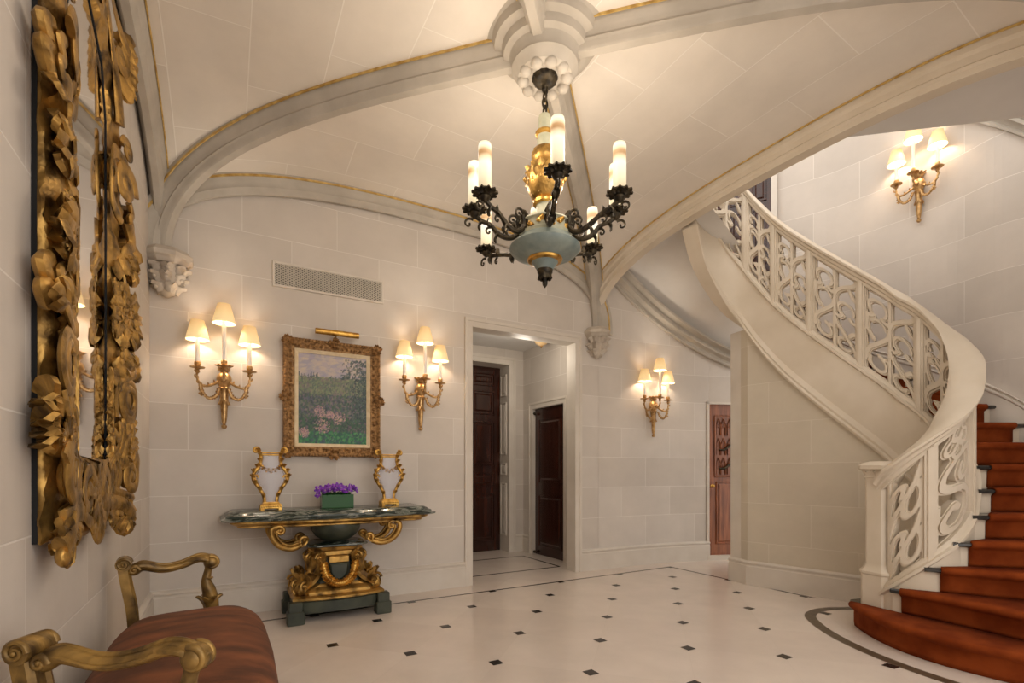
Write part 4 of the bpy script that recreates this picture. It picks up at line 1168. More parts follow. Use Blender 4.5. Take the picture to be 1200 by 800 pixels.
# chain
for i in range(5):
    z0 = 2.872+i*.037; m = MB(); pts = []
    for j in range(14):
        a = 2*PI*j/14; u = .0145*math.cos(a); vv = .0255*math.sin(a)
        p = V((u, 0, vv)) if i % 2 else V((0, u, vv)); pts.append(V((chx, chy, z0*H))+p*H)
    m.tube(pts, .0055*H, 6, closed=True); m.build('chain_link', M_BLACKIRON, ch, off=co)
m = MB(); m.lathe([(r*H, z*H) for r, z in ((.006, 2.985), (.012, 3.0), (.03, 3.004), (.05, 3.012), (.066, 3.03), (.07, 3.05), (.05, 3.06))], 10, T0)
for k in range(10):
    a = 2*PI*k/10; dd_ = V((math.cos(a), math.sin(a), 0)); m.leaf(V((chx, chy, 3.012*H))+dd_*.02*H, dd_+V((0,0,.25)), V((0,0,-1)), .05*H, .035*H, -.3, 2, thick=.25)
m.build('ceiling_canopy', M_BLACKIRON, ch, off=co)
ARMS = [(.03, -.40), (.34, -.225), (.355, -.06), (.305, .36), (-.03, .36), (-.325, .38), (-.36, -.075), (-.30, -.225)]
for (al, az) in ARMS:
    wv = V((CA*al+SA*az, -SA*al+CA*az)); R_ = wv.length; dr = wv.normalized(); dv = V((dr.x, dr.y, 0))
    def q(r, z): return V((chx+dr.x*r*H, chy+dr.y*r*H, z*H))
    m = MB()
    pts = cat([tuple(q(.145, 2.285)), tuple(q(.14, 2.23)), tuple(q(.18, 2.195)), tuple(q(.24, 2.205)), tuple(q(R_*.78, 2.25)), tuple(q(R_*.90, 2.265)), tuple(q(R_, 2.29))], 5)
    m.tube(pts, [.0135*H if i < 18 else .011*H for i in range(len(pts))], 8)
    m.scroll(q(.17, 2.285), dv, (0,0,1), .032*H, turns=1.2, tr=.007*H, a0=PI, sgn=-1)
    m.scroll(q(R_+.028, 2.245), dv, (0,0,1), .030*H, turns=.9, tr=.0065*H, a0=PI*.75, sgn=-1)
    m.scroll(q(R_*.80, 2.215), dv, (0,0,1), .022*H, turns=.8, tr=.006*H, a0=PI*.6, sgn=-1)
    for f_, up in ((.35, 1), (.5, -1), (.62, 1), (.8, -1)):
        p = V(pts[int(f_*len(pts))]); m.leaf(p, dv*.8+V((0,0,up*.6)), V((0,0,up)), .05*H, .03*H, 1.0, 2, thick=.25)
    m.leaf(q(.135, 2.20), (0,0,1), dv, .11*H, .045*H, .3, 3, thick=.3)
    ao = m.build('arm', M_BLACKIRON, ch, off=co)
    m = MB(); Tm = Matrix.Translation(q(R_, 0))
    m.lathe([(r*H, z*H) for r, z in ((.008, 2.275), (.02, 2.285), (.028, 2.30), (.024, 2.315), (.034, 2.322), (.036, 2.335), (.02, 2.337))], 16, Tm)
    for k in range(11):
        a = 2*PI*k/11; dd_ = V((math.cos(a), math.sin(a), 0))
        m.leaf(q(R_, 2.318)+dd_*.022*H, dd_+V((0,0,.55)), V((0,0,1))-dd_*.3, .040*H, .026*H, -.5, 2, thick=.35)
    m.build('drip_pan', M_BLACKIRON, ao, off=co)
    m = MB(); m.lathe([(r*H, z*H) for r, z in ((.030, 2.335), (.0315, 2.36), (.0315, 2.54), (.029, 2.552), (.014, 2.553))], 20, Tm)
    m.build('candle', M_CANDLE, ao, off=co)
    point_light(tuple(q(R_, 2.60)), 3.6, (1, .85, .68), .03)
tag(ch, 'eight-candle painted and gilt chandelier on a chain from the vault boss', 'chandelier')

# console table ------------------------------------------------------------------
TX = .67
to = R3(TX, 3.72, 0); tb = empty('console_table', to)
def outline(w0, w1, dep, bul, n=36):
    """top outline: wall side straight, front bowed; returns (x,y) units from wall"""
    pts = [(-w0, 0), (-w0, -.02)]
    for i in range(n+1):
        t = i/n*2-1; x = w1*t
        y = -dep-bul*(math.cos(PI*t)*.5+.5)+(.03*math.cos(3*PI*t) if False else 0)
        if abs(t) > .93: y += (abs(t)-.93)/.07*dep*.07
        pts.append((x, y))
    pts += [(w0, -.02), (w0, 0)]
    return pts
def slab(mb, levels):
    mb.loft([[R3(TX+x, YB+y-.003, h) for x, y in outline(w0, w1, d, b)] for (w0, w1, d, b, h) in levels], True, True)
m = MB()
L0 = [(.695,.685,.395,.075,.672), (.715,.705,.415,.08,.680), (.718,.708,.418,.08,.690), (.695,.685,.400,.078,.696), (.69,.68,.396,.078,.702), (.69,.68,.396,.078,.708), (.668,.658,.380,.076,.718), (.66,.65,.374,.075,.726), (.64,.63,.358,.073,.735)]
slab(m, L0); m.build('marble_top', M_GMARBLE, tb, off=to, smooth=25)
m = MB(); slab(m, [(.60,.595,.35,.07,.628), (.62,.615,.36,.07,.634), (.62,.615,.36,.07,.642), (.65,.64,.38,.074,.655), (.665,.655,.385,.075,.662), (.665,.655,.385,.075,.672)])
m.build('gilt_apron', M_GOLD, tb, off=to, smooth=25)
TC = Matrix.Translation(R3(TX, YB-.27, 0))
def tl(name, prof, mat, n=32, **k):
    m = MB(); m.lathe([(r*H, z*H) for r, z in prof], n, TC, **k); return m.build(name, mat, tb, off=to, smooth=40)
tl('bowl', [(.05, .50), (.09, .515), (.135, .545), (.162, .585), (.17, .62), (.165, .634)], M_GREENP)
def octa(w, d, c, h, yc=.25):   # chamfered block centred
    return [R3(TX+x, YB-yc+y, h) for x, y in ((-w+c, -d), (w-c, -d), (w, -d+c), (w, d-c), (w-c, d), (-w+c, d), (-w, d-c), (-w, -d+c))]
m = MB(); m.loft([octa(w, d, c, h) for w, d, c, h in ((.17, .14, .05, .478), (.20, .17, .05, .485), (.20, .17, .05, .497), (.17, .14, .05, .505))], True, True); m.build('upper_shelf', M_GMARBLE, tb, off=to, smooth=20)
m = MB(); m.loft([octa(w, d, c, h) for w, d, c, h in ((.11, .11, .04, .40), (.13, .12, .04, .42), (.13, .12, .04, .445), (.155, .135, .045, .455), (.175, .145, .05, .478))], True, True)
m.loft([octa(w, d, c, h) for w, d, c, h in ((.29, .20, .09, .168), (.29, .20, .09, .19), (.27, .185, .09, .205), (.24, .165, .08, .215), (.20, .15, .08, .235))], True, True)
m.build('gilt_mouldings', M_GOLD, tb, off=to, smooth=20)
m = MB(); m.loft([octa(w, d, c, h) for w, d, c, h in ((.21, .15, .07, .215), (.17, .13, .06, .26), (.13, .11, .05, .32), (.115, .105, .04, .41))], True, True); m.build('pedestal_core', M_GREENP, tb, off=to, smooth=20)
m = MB()   # plinth with bowed front
def plinth(w, d, b, h):
    pts = [(-w, 0.19), (-w, -d)]
    for i in range(13):
        t = i/12*2-1; pts.append((w*.98*t, -d-b*(1-t*t)))
    pts += [(w, -d), (w, .19)]; return [R3(TX+x, YB-.25+y, h) for x, y in pts]
m.loft([plinth(w, d, b, h) for w, d, b, h in ((.27, .17, .03, .05), (.29, .19, .045, .06), (.29, .19, .045, .13), (.28, .185, .04, .14))], True, True); m.build('plinth', M_GREENP, tb, off=to, smooth=20)
m = MB(); m.loft([plinth(w, d, b, h) for w, d, b, h in ((.285, .185, .045, .138), (.30, .195, .05, .145), (.30, .195, .05, .160), (.285, .18, .04, .172))], True, True); m.build('gilt_plinth_band', M_GOLD, tb, off=to, smooth=20)
for sx in (-1, 1):
    for yy in (-.205, .135):
        m = MB(); fx_, fy_ = TX+sx*.285, YB-.25+yy
        m.box(R3(fx_-.052, fy_-.045, .0), R3(fx_+.052, fy_+.045, .085), bev=.006); m.box(R3(fx_-.042, fy_-.036, .08), R3(fx_+.042, fy_+.036, .145), bev=.005)
        m.build('foot', M_GREENP, tb, off=to, smooth=20)
for sx in (-1, 1):       # C-scroll brackets, a front and a back pair
    for yy, r in ((-.40, 1.0), (-.16, 1.0)):
        m = MB(); b0 = V((TX+sx*.30, YB+yy)); ex = V((sx, 0, 0)); ez = V((0, 0, 1))
        def bp_(u, z, o=0): return R3(TX+sx*u, YB+yy+(.05 if yy < -.3 else .02)*(.42-u)/.2, z)
        main = cat([tuple(bp_(.235, .50)), tuple(bp_(.30, .482)), tuple(bp_(.37, .505)), tuple(bp_(.415, .56)), tuple(bp_(.425, .615)), tuple(bp_(.395, .635))], 6)
        m.tube(main, [.020*H*(1-.25*abs(i/len(main)-.5)) for i in range(len(main))], 10)
        inn = cat([tuple(bp_(.26, .515)), tuple(bp_(.31, .505)), tuple(bp_(.36, .53)), tuple(bp_(.39, .575)), tuple(bp_(.395, .61))], 6); m.tube(inn, .010*H, 8)
        m.scroll(bp_(.215, .528), ex, ez, .034*H, turns=1.3, tr=.014*H, a0=-PI*.3, sgn=1)
        m.scroll(bp_(.372, .605), ex, ez, .036*H, turns=1.3, tr=.014*H, a0=PI*.1, sgn=1)
        m.leaf(bp_(.25, .50), -ex+ez*.4, ez, .07*H, .04*H, .8, 3, thick=.3)
        m.build('scroll_bracket', M_GOLD, tb, off=to, smooth=50)
for sx in (-1, 1):       # big acanthus volutes on the pedestal corners
    for yy in (-1, 1):
        m = MB(); dirv = V((sx*.86, yy*.5, 0)).normalized()
        def vp(u, z): return R3(TX, YB-.25, z)+dirv*u*H
        sp = cat([tuple(vp(.13, .43)), tuple(vp(.165, .40)), tuple(vp(.165, .34)), tuple(vp(.18, .285)), tuple(vp(.225, .245)), tuple(vp(.275, .225)), tuple(vp(.30, .20))], 5)
        side = V((-dirv.y, dirv.x, 0))
        prof = [(-.045*H, -.01*H), (-.05*H, .012*H), (-.03*H, .02*H), (-.015*H, .012*H), (0, .024*H), (.015*H, .012*H), (.03*H, .02*H), (.05*H, .012*H), (.045*H, -.01*H)]
        m.sweep(sp, prof, side, flip=1)
        for z0, u0 in ((.405, .17), (.235, .285)):
            for s_ in (-1, 1): m.scroll(vp(u0, z0)+side*s_*.045*H, dirv, (0,0,1), .035*H, turns=1.5, tr=.011*H, a0=0, sgn=1)
        for (u, z, L_) in ((.29, .22, .10), (.20, .30, .11), (.17, .37, .09)):
            for s_ in (-1, 0, 1): m.leaf(vp(u, z)+side*s_*.03*H, V((0,0,1))*.9-dirv*.35+side*s_*.35, dirv, L_*H, .06*H, .7, 3, thick=.3)
        for s_ in (-1, 0, 1): m.leaf(vp(.27, .185)+side*s_*.03*H, dirv+side*s_*.4+V((0,0,.3)), V((0,0,1)), .07*H, .05*H, 1.2, 3, thick=.3)
        m.build('acanthus_volute', M_GOLD, tb, off=to, smooth=50)
m = MB(); g = cat([(-.105, .36), (-.085, .285), (-.04, .245), (0, .235), (.04, .245), (.085, .285), (.105, .36)], 6)
for i, (x, z) in enumerate(g):
    yy = YB-.25-.165-.02*(1-(x/.105)**2); p = R3(TX+x, yy, z)
    m.ball(p, (.017 if i % 2 else .020)*H, 8, 5)
    for a in (-1, 1): m.leaf(p, (a*.7, -.4, .5*(-1)**i), (0, -1, 0), .035*H, .025*H, .5, 1, thick=.3)
m.build('garland', M_GOLD2, tb, off=to, smooth=50)
m = MB(); sh = [(-.065, .365), (.065, .365), (.06, .30), (.03, .26), (0, .245), (-.03, .26), (-.06, .30)]
m.loft([[R3(TX+x*s_, YB-.25-o, .31+(z-.31)*s_) for x, z in sh] for s_, o in ((1, .12), (1, .150), (.8, .160))], True, True); m.build('shield', M_GREENP, tb, off=to, smooth=30)
m = MB(); m.box(R3(TX-.068, YB-.25-.15, .368), R3(TX+.068, YB-.25-.11, .415), bev=.006); m.build('keystone', M_GOLD, tb, off=to, smooth=20)
tag(tb, 'gilt and dark green console table with a veined green marble top', 'console table')

# lyre ornaments ------------------------------------------------------------------
def make_lyre():
    r = empty('lyre_ornament')
    m = MB()
    m.loft([[(x*w, y*w*.62, z) for x, y in ((-1, -1), (1, -1), (1, 1), (-1, 1))] for w, z in ((.074, .012), (.080, .018), (.080, .040), (.072, .050), (.062, .058), (.058, .068))], True, True)
    for x in (-1, 1):
        for y in (-1, 1): m.box((x*.066-.014, y*.04-.012, 0), (x*.066+.014, y*.04+.012, .022), bev=.002)
    for i in range(9): m.ball((-.07+.0175*i, -.05, .032), .008, 6, 4)
    m.build('base', M_GOLD2, r, smooth=20)
    m = MB()
    for s_ in (-1, 1):
        pts = cat([(s_*.045, 0, .065), (s_*.052, 0, .12), (s_*.09, 0, .19), (s_*.128, 0, .255), (s_*.122, 0, .31), (s_*.088, 0, .36), (s_*.072, 0, .42), (s_*.080, 0, .47), (s_*.10, 0, .50)], 5)
        n = len(pts); m.tube(pts, [.0145 if i < n*.5 else .0155 for i in range(n)], 8)
        m.scroll((s_*.105, 0, .49), (s_, 0, 0), (0, 0, 1), .024, turns=1.3, tr=.0125, a0=PI*.7, sgn=-1)
        m.scroll((s_*.118, -.008, .268), (s_, 0, 0), (0, 0, 1), .026, turns=1.1, tr=.009, a0=PI, sgn=-1)
        for i in range(4, n-4, 4): m.leaf(V(pts[i])+V((0, -.012, 0)), (s_*.4, -.3, 1), (s_*.3, -1, 0), .045, .03, .7, 2, thick=.3)
    m.tube([(-.088, 0, .455), (.088, 0, .455)], .008, 8); m.tube([(-.08, 0, .472), (.08, 0, .472)], .006, 8)
    m.build('lyre_arms', M_GOLD2, r, smooth=50)
    m = MB()
    for i in range(13):
        t = i/12*2-1; m.ball((t*.075, -.012, .325+.055*t*t), .011, 6, 4); m.leaf((t*.075, -.014, .325+.055*t*t), (t, -.3, -.4*(-1)**i), (0, -1, 0), .025, .018, .4, 1, thick=.3)
    m.build('garland', M_GOLD2, r, smooth=50)
    m = MB()
    vs = [(.038, .065), (.045, .13), (.075, .19), (.105, .25), (.108, .29), (.078, .35), (.062, .42), (.066, .45)]
    m.loft([[(w*x, y*(.022+.06*w), z) for x, y in [(math.cos(a), math.sin(a)) for a in [2*PI*k/20 for k in range(20)]]] for w, z in vs], True, True)
    m.build('crystal_body', M_CRYSTAL, r, smooth=50)
    return r
ly = make_lyre(); ly.location = R3(.255, YB-.23, .735); ly.rotation_euler = (0, 0, .05)
tag(ly, 'gilt lyre-shaped crystal ornament on the left end of the marble console', 'ornament', 'pair of gilt lyre ornaments on the console')
l2 = copy_tree(ly); l2.location = R3(1.075, YB-.19, .735); l2.rotation_euler = (0, 0, .05)
tag(l2, 'gilt lyre-shaped crystal ornament on the right end of the marble console', 'ornament', 'pair of gilt lyre ornaments on the console')

# flower box ---------------------------------------------------------------------
vb_ = R3(.683, YB-.245, .735); vase = empty('glass_flower_vase', vb_)
m = MB(); w_, d_, h_ = .132, .055, .118
m.loft([[(x*(w_-k), y*(d_-k), z) for x, y in ((-1, -1), (1, -1), (1, 1), (-1, 1))] for k, z in ((.003, 0), (0, .003), (0, h_), (.006, h_), (.006, .012))], True, True)
m.build('glass_box', M_GREENGLASS, vase, smooth=15)
m = MB(); rnd = random.Random(9)
m.box((-w_+.012, -d_+.012, .014), (w_-.012, d_-.012, h_-.015))
for i in range(60):
    x, y = rnd.uniform(-w_+.02, w_-.02), rnd.uniform(-d_+.015, d_-.015); m.leaf((x, y, h_-.03), (rnd.uniform(-.6, .6), rnd.uniform(-.6, .3), .8), (0, -1, .3), .055, .02, .5, 1)
m.build('foliage', M_LEAF, vase, smooth=50)
tag(vase, 'low rectangular green glass vase at the centre of the marble console', 'vase')
fls = []
for var in range(3):
    m = MB(); R_ = .027+.004*var; rr = random.Random(var)
    for k in range(5):
        a = 2*PI*k/5+.3*var; dd_ = V((math.cos(a), math.sin(a), .35))
        m.leaf(V((0, 0, 0)), dd_, (0, 0, 1), R_*1.15, R_*.95, -.25+.5*rr.random(), 1, 0, thick=.06, cup=.15)
    for k in range(3):
        a = 2*PI*k/3; m.leaf(V((0, 0, .003)), (math.cos(a), math.sin(a), .9), (0, 0, 1), R_*.55, R_*.5, .3, 1, 1, thick=.1)
    m.ball((0, 0, .008), R_*.14, 6, 4, 2)
    m.tube([(0, 0, -.045), (0, 0, .002)], .0022, 5, 3)
    fls.append(m.build('orchid_bloom', [M_PURPLE, M_LILAC, M_YELLOW, M_LEAF], smooth=60))
rnd = random.Random(21); cnt = 0
for i in range(24):
    u = (i % 8)/7*2-1; row = i//8
    x = u*(w_+.012)+rnd.uniform(-.008, .008); y = -d_*.9+row*d_*.85+rnd.uniform(-.008, .008)
    z = h_+.012+.030*(1-abs(u)*.6)+.012*row+rnd.uniform(-.008, .014)
    if i in (0,): z -= .03; x -= .012
    src = fls[i % 3]
    o = src if i < 3 else src.copy()
    if i >= 3: COL.objects.link(o)
    o.location = vb_+V((x, y, z)); o.rotation_euler = (rnd.uniform(.5, 1.25) if row < 2 else rnd.uniform(0, .6), u*.7+rnd.uniform(-.3, .3), rnd.uniform(-.6, .6)+u*.5)
    tag(o, 'purple orchid bloom massed in the green glass vase on the console', 'flower', 'purple blooms in the green glass vase')

# bench -----------------------------------------------------------------------------
bo = R3(-.13, 1.98, 0); bn = empty('upholstered_bench', bo)
def seat_out(k, n=48):     # superellipse, slightly bowed front
    pts = []
    for i in range(n):
        a = 2*PI*i/n; c_, s_ = math.cos(a), math.sin(a); e = .42
        x = (abs(c_)**e)*(1 if c_ > 0 else -1); y = (abs(s_)**e)*(1 if s_ > 0 else -1)
        wx = .245*k; X = -.13+x*wx+(.030*k*(1-y*y) if x > 0 else 0)
        flare = .03*x
        pts.append((X, 1.985+y*(.655+flare)*k))
    return pts
m = MB(); lv = [(.975, .285), (1.0, .30), (1.0, .33), (.99, .355), (.965, .375), (.92, .389), (.84, .408), (.7, .425), (.5, .438), (.25, .446), (.02, .449)]
m.loft([[R3(x, y, h+.004*math.sin(9*y+5*x)*(1-k)) for x, y in seat_out(k)] for k, h in lv], True, True); m.build('velvet_seat', M_VELVET, bn, off=bo, smooth=60)
m = MB(); m.loft([[R3(x, y, h) for x, y in seat_out(k)] for k, h in ((.93, .225), (.985, .23), (1.0, .245), (.99, .27), (1.005, .28), (1.0, .295), (.95, .296))], True, True); m.build('seat_rail', M_ARMWOOD, bn, off=bo, smooth=30)
CORN = [(-.37, 1.47, -.07, 1.31), (-.37, 2.60, -.075, 2.63)]
for (bx, by, fx_, fy_) in CORN:
    m = MB()
    bt = R3(bx, by, .63); ft = R3(fx_, fy_, .60)
    ex = (ft-bt); ex.z = 0; ex.normalize(); sd = V((-ex.y, ex.x, 0)); ez = V((0, 0, 1))
    # back post : flat tapered with scroll head
    post = cat([tuple(R3(bx+.03, by, .30)), tuple(R3(bx+.022, by, .42)), tuple(R3(bx+.004, by, .53)), tuple(R3(bx-.006, by, .60))], 6)
    w_ = .030*H; prof = [(-w_, -.018*H), (-w_, .014*H), (-w_*.6, .022*H), (-w_*.4, .014*H), (w_*.4, .014*H), (w_*.6, .022*H), (w_, .014*H), (w_, -.018*H)]
    m.sweep(post, prof, sd, flip=1)
    hd = R3(bx-.004, by, .615)
    m.tube([hd-sd*.036*H, hd+sd*.036*H], .028*H, 16); 
    for s_ in (-1, 1): m.scroll(hd+sd*s_*.036*H, ex, ez, .026*H, turns=1.6, tr=.007*H)
    m.build('back_post', M_ARMWOOD, bn, off=bo, smooth=45)
    m = MB()
    A0 = bt+ex*.03*H-ez*.045*H
    arm = cat([tuple(A0), tuple(A0+(ft-A0)*.12+ez*.012*H), tuple(A0.lerp(ft, .38)-ez*.012*H), tuple(A0.lerp(ft, .62)-ez*.008*H), tuple(A0.lerp(ft, .85)+ez*.012*H), tuple(ft+ez*.004*H), tuple(ft+ex*.028*H-ez*.018*H)], 6)
    n = len(arm); rs = [.020*H+.004*H*math.cos(i/n*PI*2) for i in range(n)]
    m.tube(arm, rs, 12)
    m.tube([tuple(V(p)+ez*.018*H) for p in arm[2:-3]], .007*H, 8)
    for s_ in (-1, 1):
        m.tube([tuple(V(p)+sd*s_*.019*H-ez*.003*H) for p in arm[2:-3]], .005*H, 6)
        m.scroll(ft+ex*.012*H-ez*.012*H+sd*s_*.018*H, ex, ez, .030*H, turns=1.5, tr=.009*H, a0=PI*.6, sgn=-1)
    m.ball(ft+ex*.012*H-ez*.010*H, .032*H, 14, 9)
    m.scroll(A0+sd*(-.02*H), ex, ez, .02*H, turns=1.3, tr=.008*H); m.ball(A0, .024*H, 10, 7)
    for k in range(3): m.leaf(ft-ex*.07*H+ez*.016*H+sd*(k-1)*.014*H, ex+ez*.1, ez, .09*H, .028*H, -.5, 3, thick=.25)
    m.build('arm_rest', M_ARMWOOD, bn, off=bo, smooth=50)
    m = MB(); s0 = ft-ez*.03*H+ex*.004*H
    sp = cat([tuple(s0), tuple(s0-ez*.06*H-ex*.012*H), tuple(s0-ez*.11*H+ex*.0*H), tuple(s0-ez*.16*H+ex*.01*H), tuple(s0-ez*.30*H+ex*.012*H)], 5)
    m.tube(sp, [.020*H, .017*H, .016*H, .017*H, .018*H, .020*H, .022*H, .024*H, .026*H]+[.028*H]*(len(sp)-9), 12)
    for zz, rr in ((-.115, .024), (-.05, .021)): m.lathe([(rr*H-.004, -.006), (rr*H, 0), (rr*H-.004, .006)], 14, Matrix.Translation(s0+ez*zz*H-ex*.004*H))
    for k in range(6):
        a = 2*PI*k/6; dd_ = V((math.cos(a), math.sin(a), 0)); m.leaf(s0-ez*.19*H+dd_*.018*H, ez+dd_*.2, dd_, .07*H, .03*H, .6, 2, thick=.3)
    m.build('arm_support', M_ARMWOOD, bn, off=bo, smooth=50)
for lx_, ly_ in ((-.33, 1.40), (-.33, 2.56), (.07, 1.40), (.07, 2.56), (.10, 1.98), (-.33, 1.98)):
    m = MB(); s_ = 1 if lx_ > 0 else -1
    m.tube(cat([tuple(R3(lx_, ly_, .26)), tuple(R3(lx_+.02*s_, ly_, .20)), tuple(R3(lx_+.005*s_, ly_, .11)), tuple(R3(lx_-.005*s_, ly_, .04)), tuple(R3(lx_+.015*s_, ly_, .02))], 4), [.034*H, .033*H, .032*H, .030*H, .028*H, .026*H, .023*H, .021*H, .019*H, .017*H, .016*H, .015*H, .015*H, .016*H, .017*H, .018*H, .018*H], 10)
    m.lathe([(.016*H, 0), (.024*H, .004), (.024*H, .018), (.014*H, .03)], 12, Matrix.Translation(R3(lx_+.01*s_, ly_, 0)))
    m.build('leg', M_ARMWOOD, bn, off=bo, smooth=50)
tag(bn, 'rust velvet bench with worn gilt open arms against the left wall', 'bench')
# mirror -----------------------------------------------------------------------------
MC = 2.2; mo = R3(XL, MC, .75); mir = empty('gilt_wall_mirror', mo)
def mp(a, h, d): return R3(XL+d, a, h)
OUTW = V((1, 0, 0)); UP = V((0, 0, 1)); AL = V((0, 1, 0))
GL = [(1.94, 1.02), (MC, .995), (2.46, 1.02), (2.465, 1.6), (2.46, 2.36), (2.39, 2.52), (MC, 2.60), (2.01, 2.52), (1.94, 2.36), (1.935, 1.6)]
def scale_loop(k, extra=0):
    out = []
    for a, h in GL:
        da_, dh_ = a-MC, h-1.8
        out.append((MC+da_+math.copysign(k, da_)*(0 if abs(da_) < .05 else 1), h+math.copysign(k, dh_)*(1 if abs(dh_) > .6 else 0)))
    return out
m = MB(); loop = scale_loop(.21)
m.loft([[mp(a, h, d) for a, h in loop] for d in (.001, .012)], True, True); m.build('shadow_backing', M_BLACK, mir, off=mo, smooth=0)  # backing coloured black to stand in for the frame's shadow on the wall
m = MB(); m.loft([[mp(a, h, d) for a, h in scale_loop(.02)] for d in (.022, .026)], True, True); m.build('mirror_glass', M_MIRROR, mir, off=mo, smooth=0)
def squash(m):      # keep all the carving within the real frame's relief
    for p in m.v:
        d = p.x/H-XL
        q_ = min(1, max(0, (abs(p.y/H-MC)-.24)/.24)); q_ = q_*q_*(3-2*q_); amp = .034+q_*(.040 if p.y/H < MC else .066)
        if d > .03: p.x = (XL+.03+amp*(1-math.exp(-(d-.03)/.07)))*H
        a = p.y/H; h = p.z/H
        if 1.04 < h < 2.45:
            ac_ = MC+math.copysign(.365, a-MC); a = ac_+(a-ac_)*(1.35 if abs(a-MC) > .365 else .85)
            if 1.925 < a < MC: a = 1.925+(a-1.925)*.15
            elif MC <= a < 2.47: a = 2.47-(2.47-a)*.45
            p.y = a*H
rgk = [[mp(a, h, d) for a, h in scale_loop(k)] for k, d in ((-.010, .0255), (-.010, .029), (.024, .029), (.024, .0255))]
m = MB(); m.loft(rgk+[rgk[0]], True, False); m.build('rebate_shadow', M_BLACK, mir, off=mo, smooth=0)  # black ring put in as the shaded slot between glass and frame
KD = [(.020,.016),(.012,.026),(.014,.032),(.020,.029),(.026,.038),(.045,.044),(.062,.050),(.085,.053),(.11,.057),(.135,.059),(.16,.058),(.182,.050),(.198,.040),(.206,.030),(.210,.020),(.208,.010),(.206,.004)]
rgs = [[mp(a, h, d*(1 if d < .03 else .78)) for a, h in scale_loop(k)] for k, d in KD]
m = MB(); R2 = []
for qi, r in enumerate(rgs):
    n = len(r); o = []
    for i in range(n):
        seg = max(4, int((r[(i+1) % n]-r[i]).length/.018)) if False else 36
        for q in range(seg):
            p = r[i].lerp(r[(i+1) % n], q/seg)
            if 4 <= qi <= 14:      # carved, undulating surface
                f = noise.fractal(V((p.y*9, p.z*7, qi*.22)), 1, 2.2, 3)
                g_ = abs(noise.noise(V((p.y*14+3, p.z*16, qi*.35))))
                p = p+V((.022*f*(1 if qi < 13 else .5)+.015*g_, .022*f if qi > 9 else 0, .012*f))
            p.x = max(p.x, XL*H+.006); o.append(p)
    R2.append(o)
m.loft(R2, True, False); m.build('frame_moulding', M_GOLD, mir, off=mo, smooth=60)
rnd = random.Random(11)
_leaf = MB.leaf
def fat_leaf(s, p, d, up, L, W, curl=.5, lobes=4, mi=0, thick=.12, cup=.3): return _leaf(s, p, d, up, L, W*1.75, curl, lobes, mi, .3, .5)
def orn(name, fn):
    MB.leaf = fat_leaf
    m = MB(); fn(m); MB.leaf = _leaf; squash(m); return m.build(name, M_GOLD, mir, off=mo, smooth=50)
def leafc(m, a, h, d, n, L, W, spread=PI*2, a0=0, curl=.8, tilt=.45, lobes=3):
    for k in range(n):
        an = a0+spread*k/n+rnd.uniform(-.15, .15)
        dd_ = AL*math.cos(an)+UP*math.sin(an)
        m.leaf(mp(a, h, d)+dd_*.01, dd_+OUTW*(tilt+rnd.uniform(-.15, .2)), OUTW, .8*L*H*rnd.uniform(.85, 1.15), W*H, curl*rnd.uniform(.6, 1.2), lobes, thick=.22)
def bead(m, a0, h0, a1, h1, d, n, r):
    for i in range(n): t = i/(n-1); m.ball(mp(a0+(a1-a0)*t, h0+(h1-h0)*t, d), r*H, 6, 4)
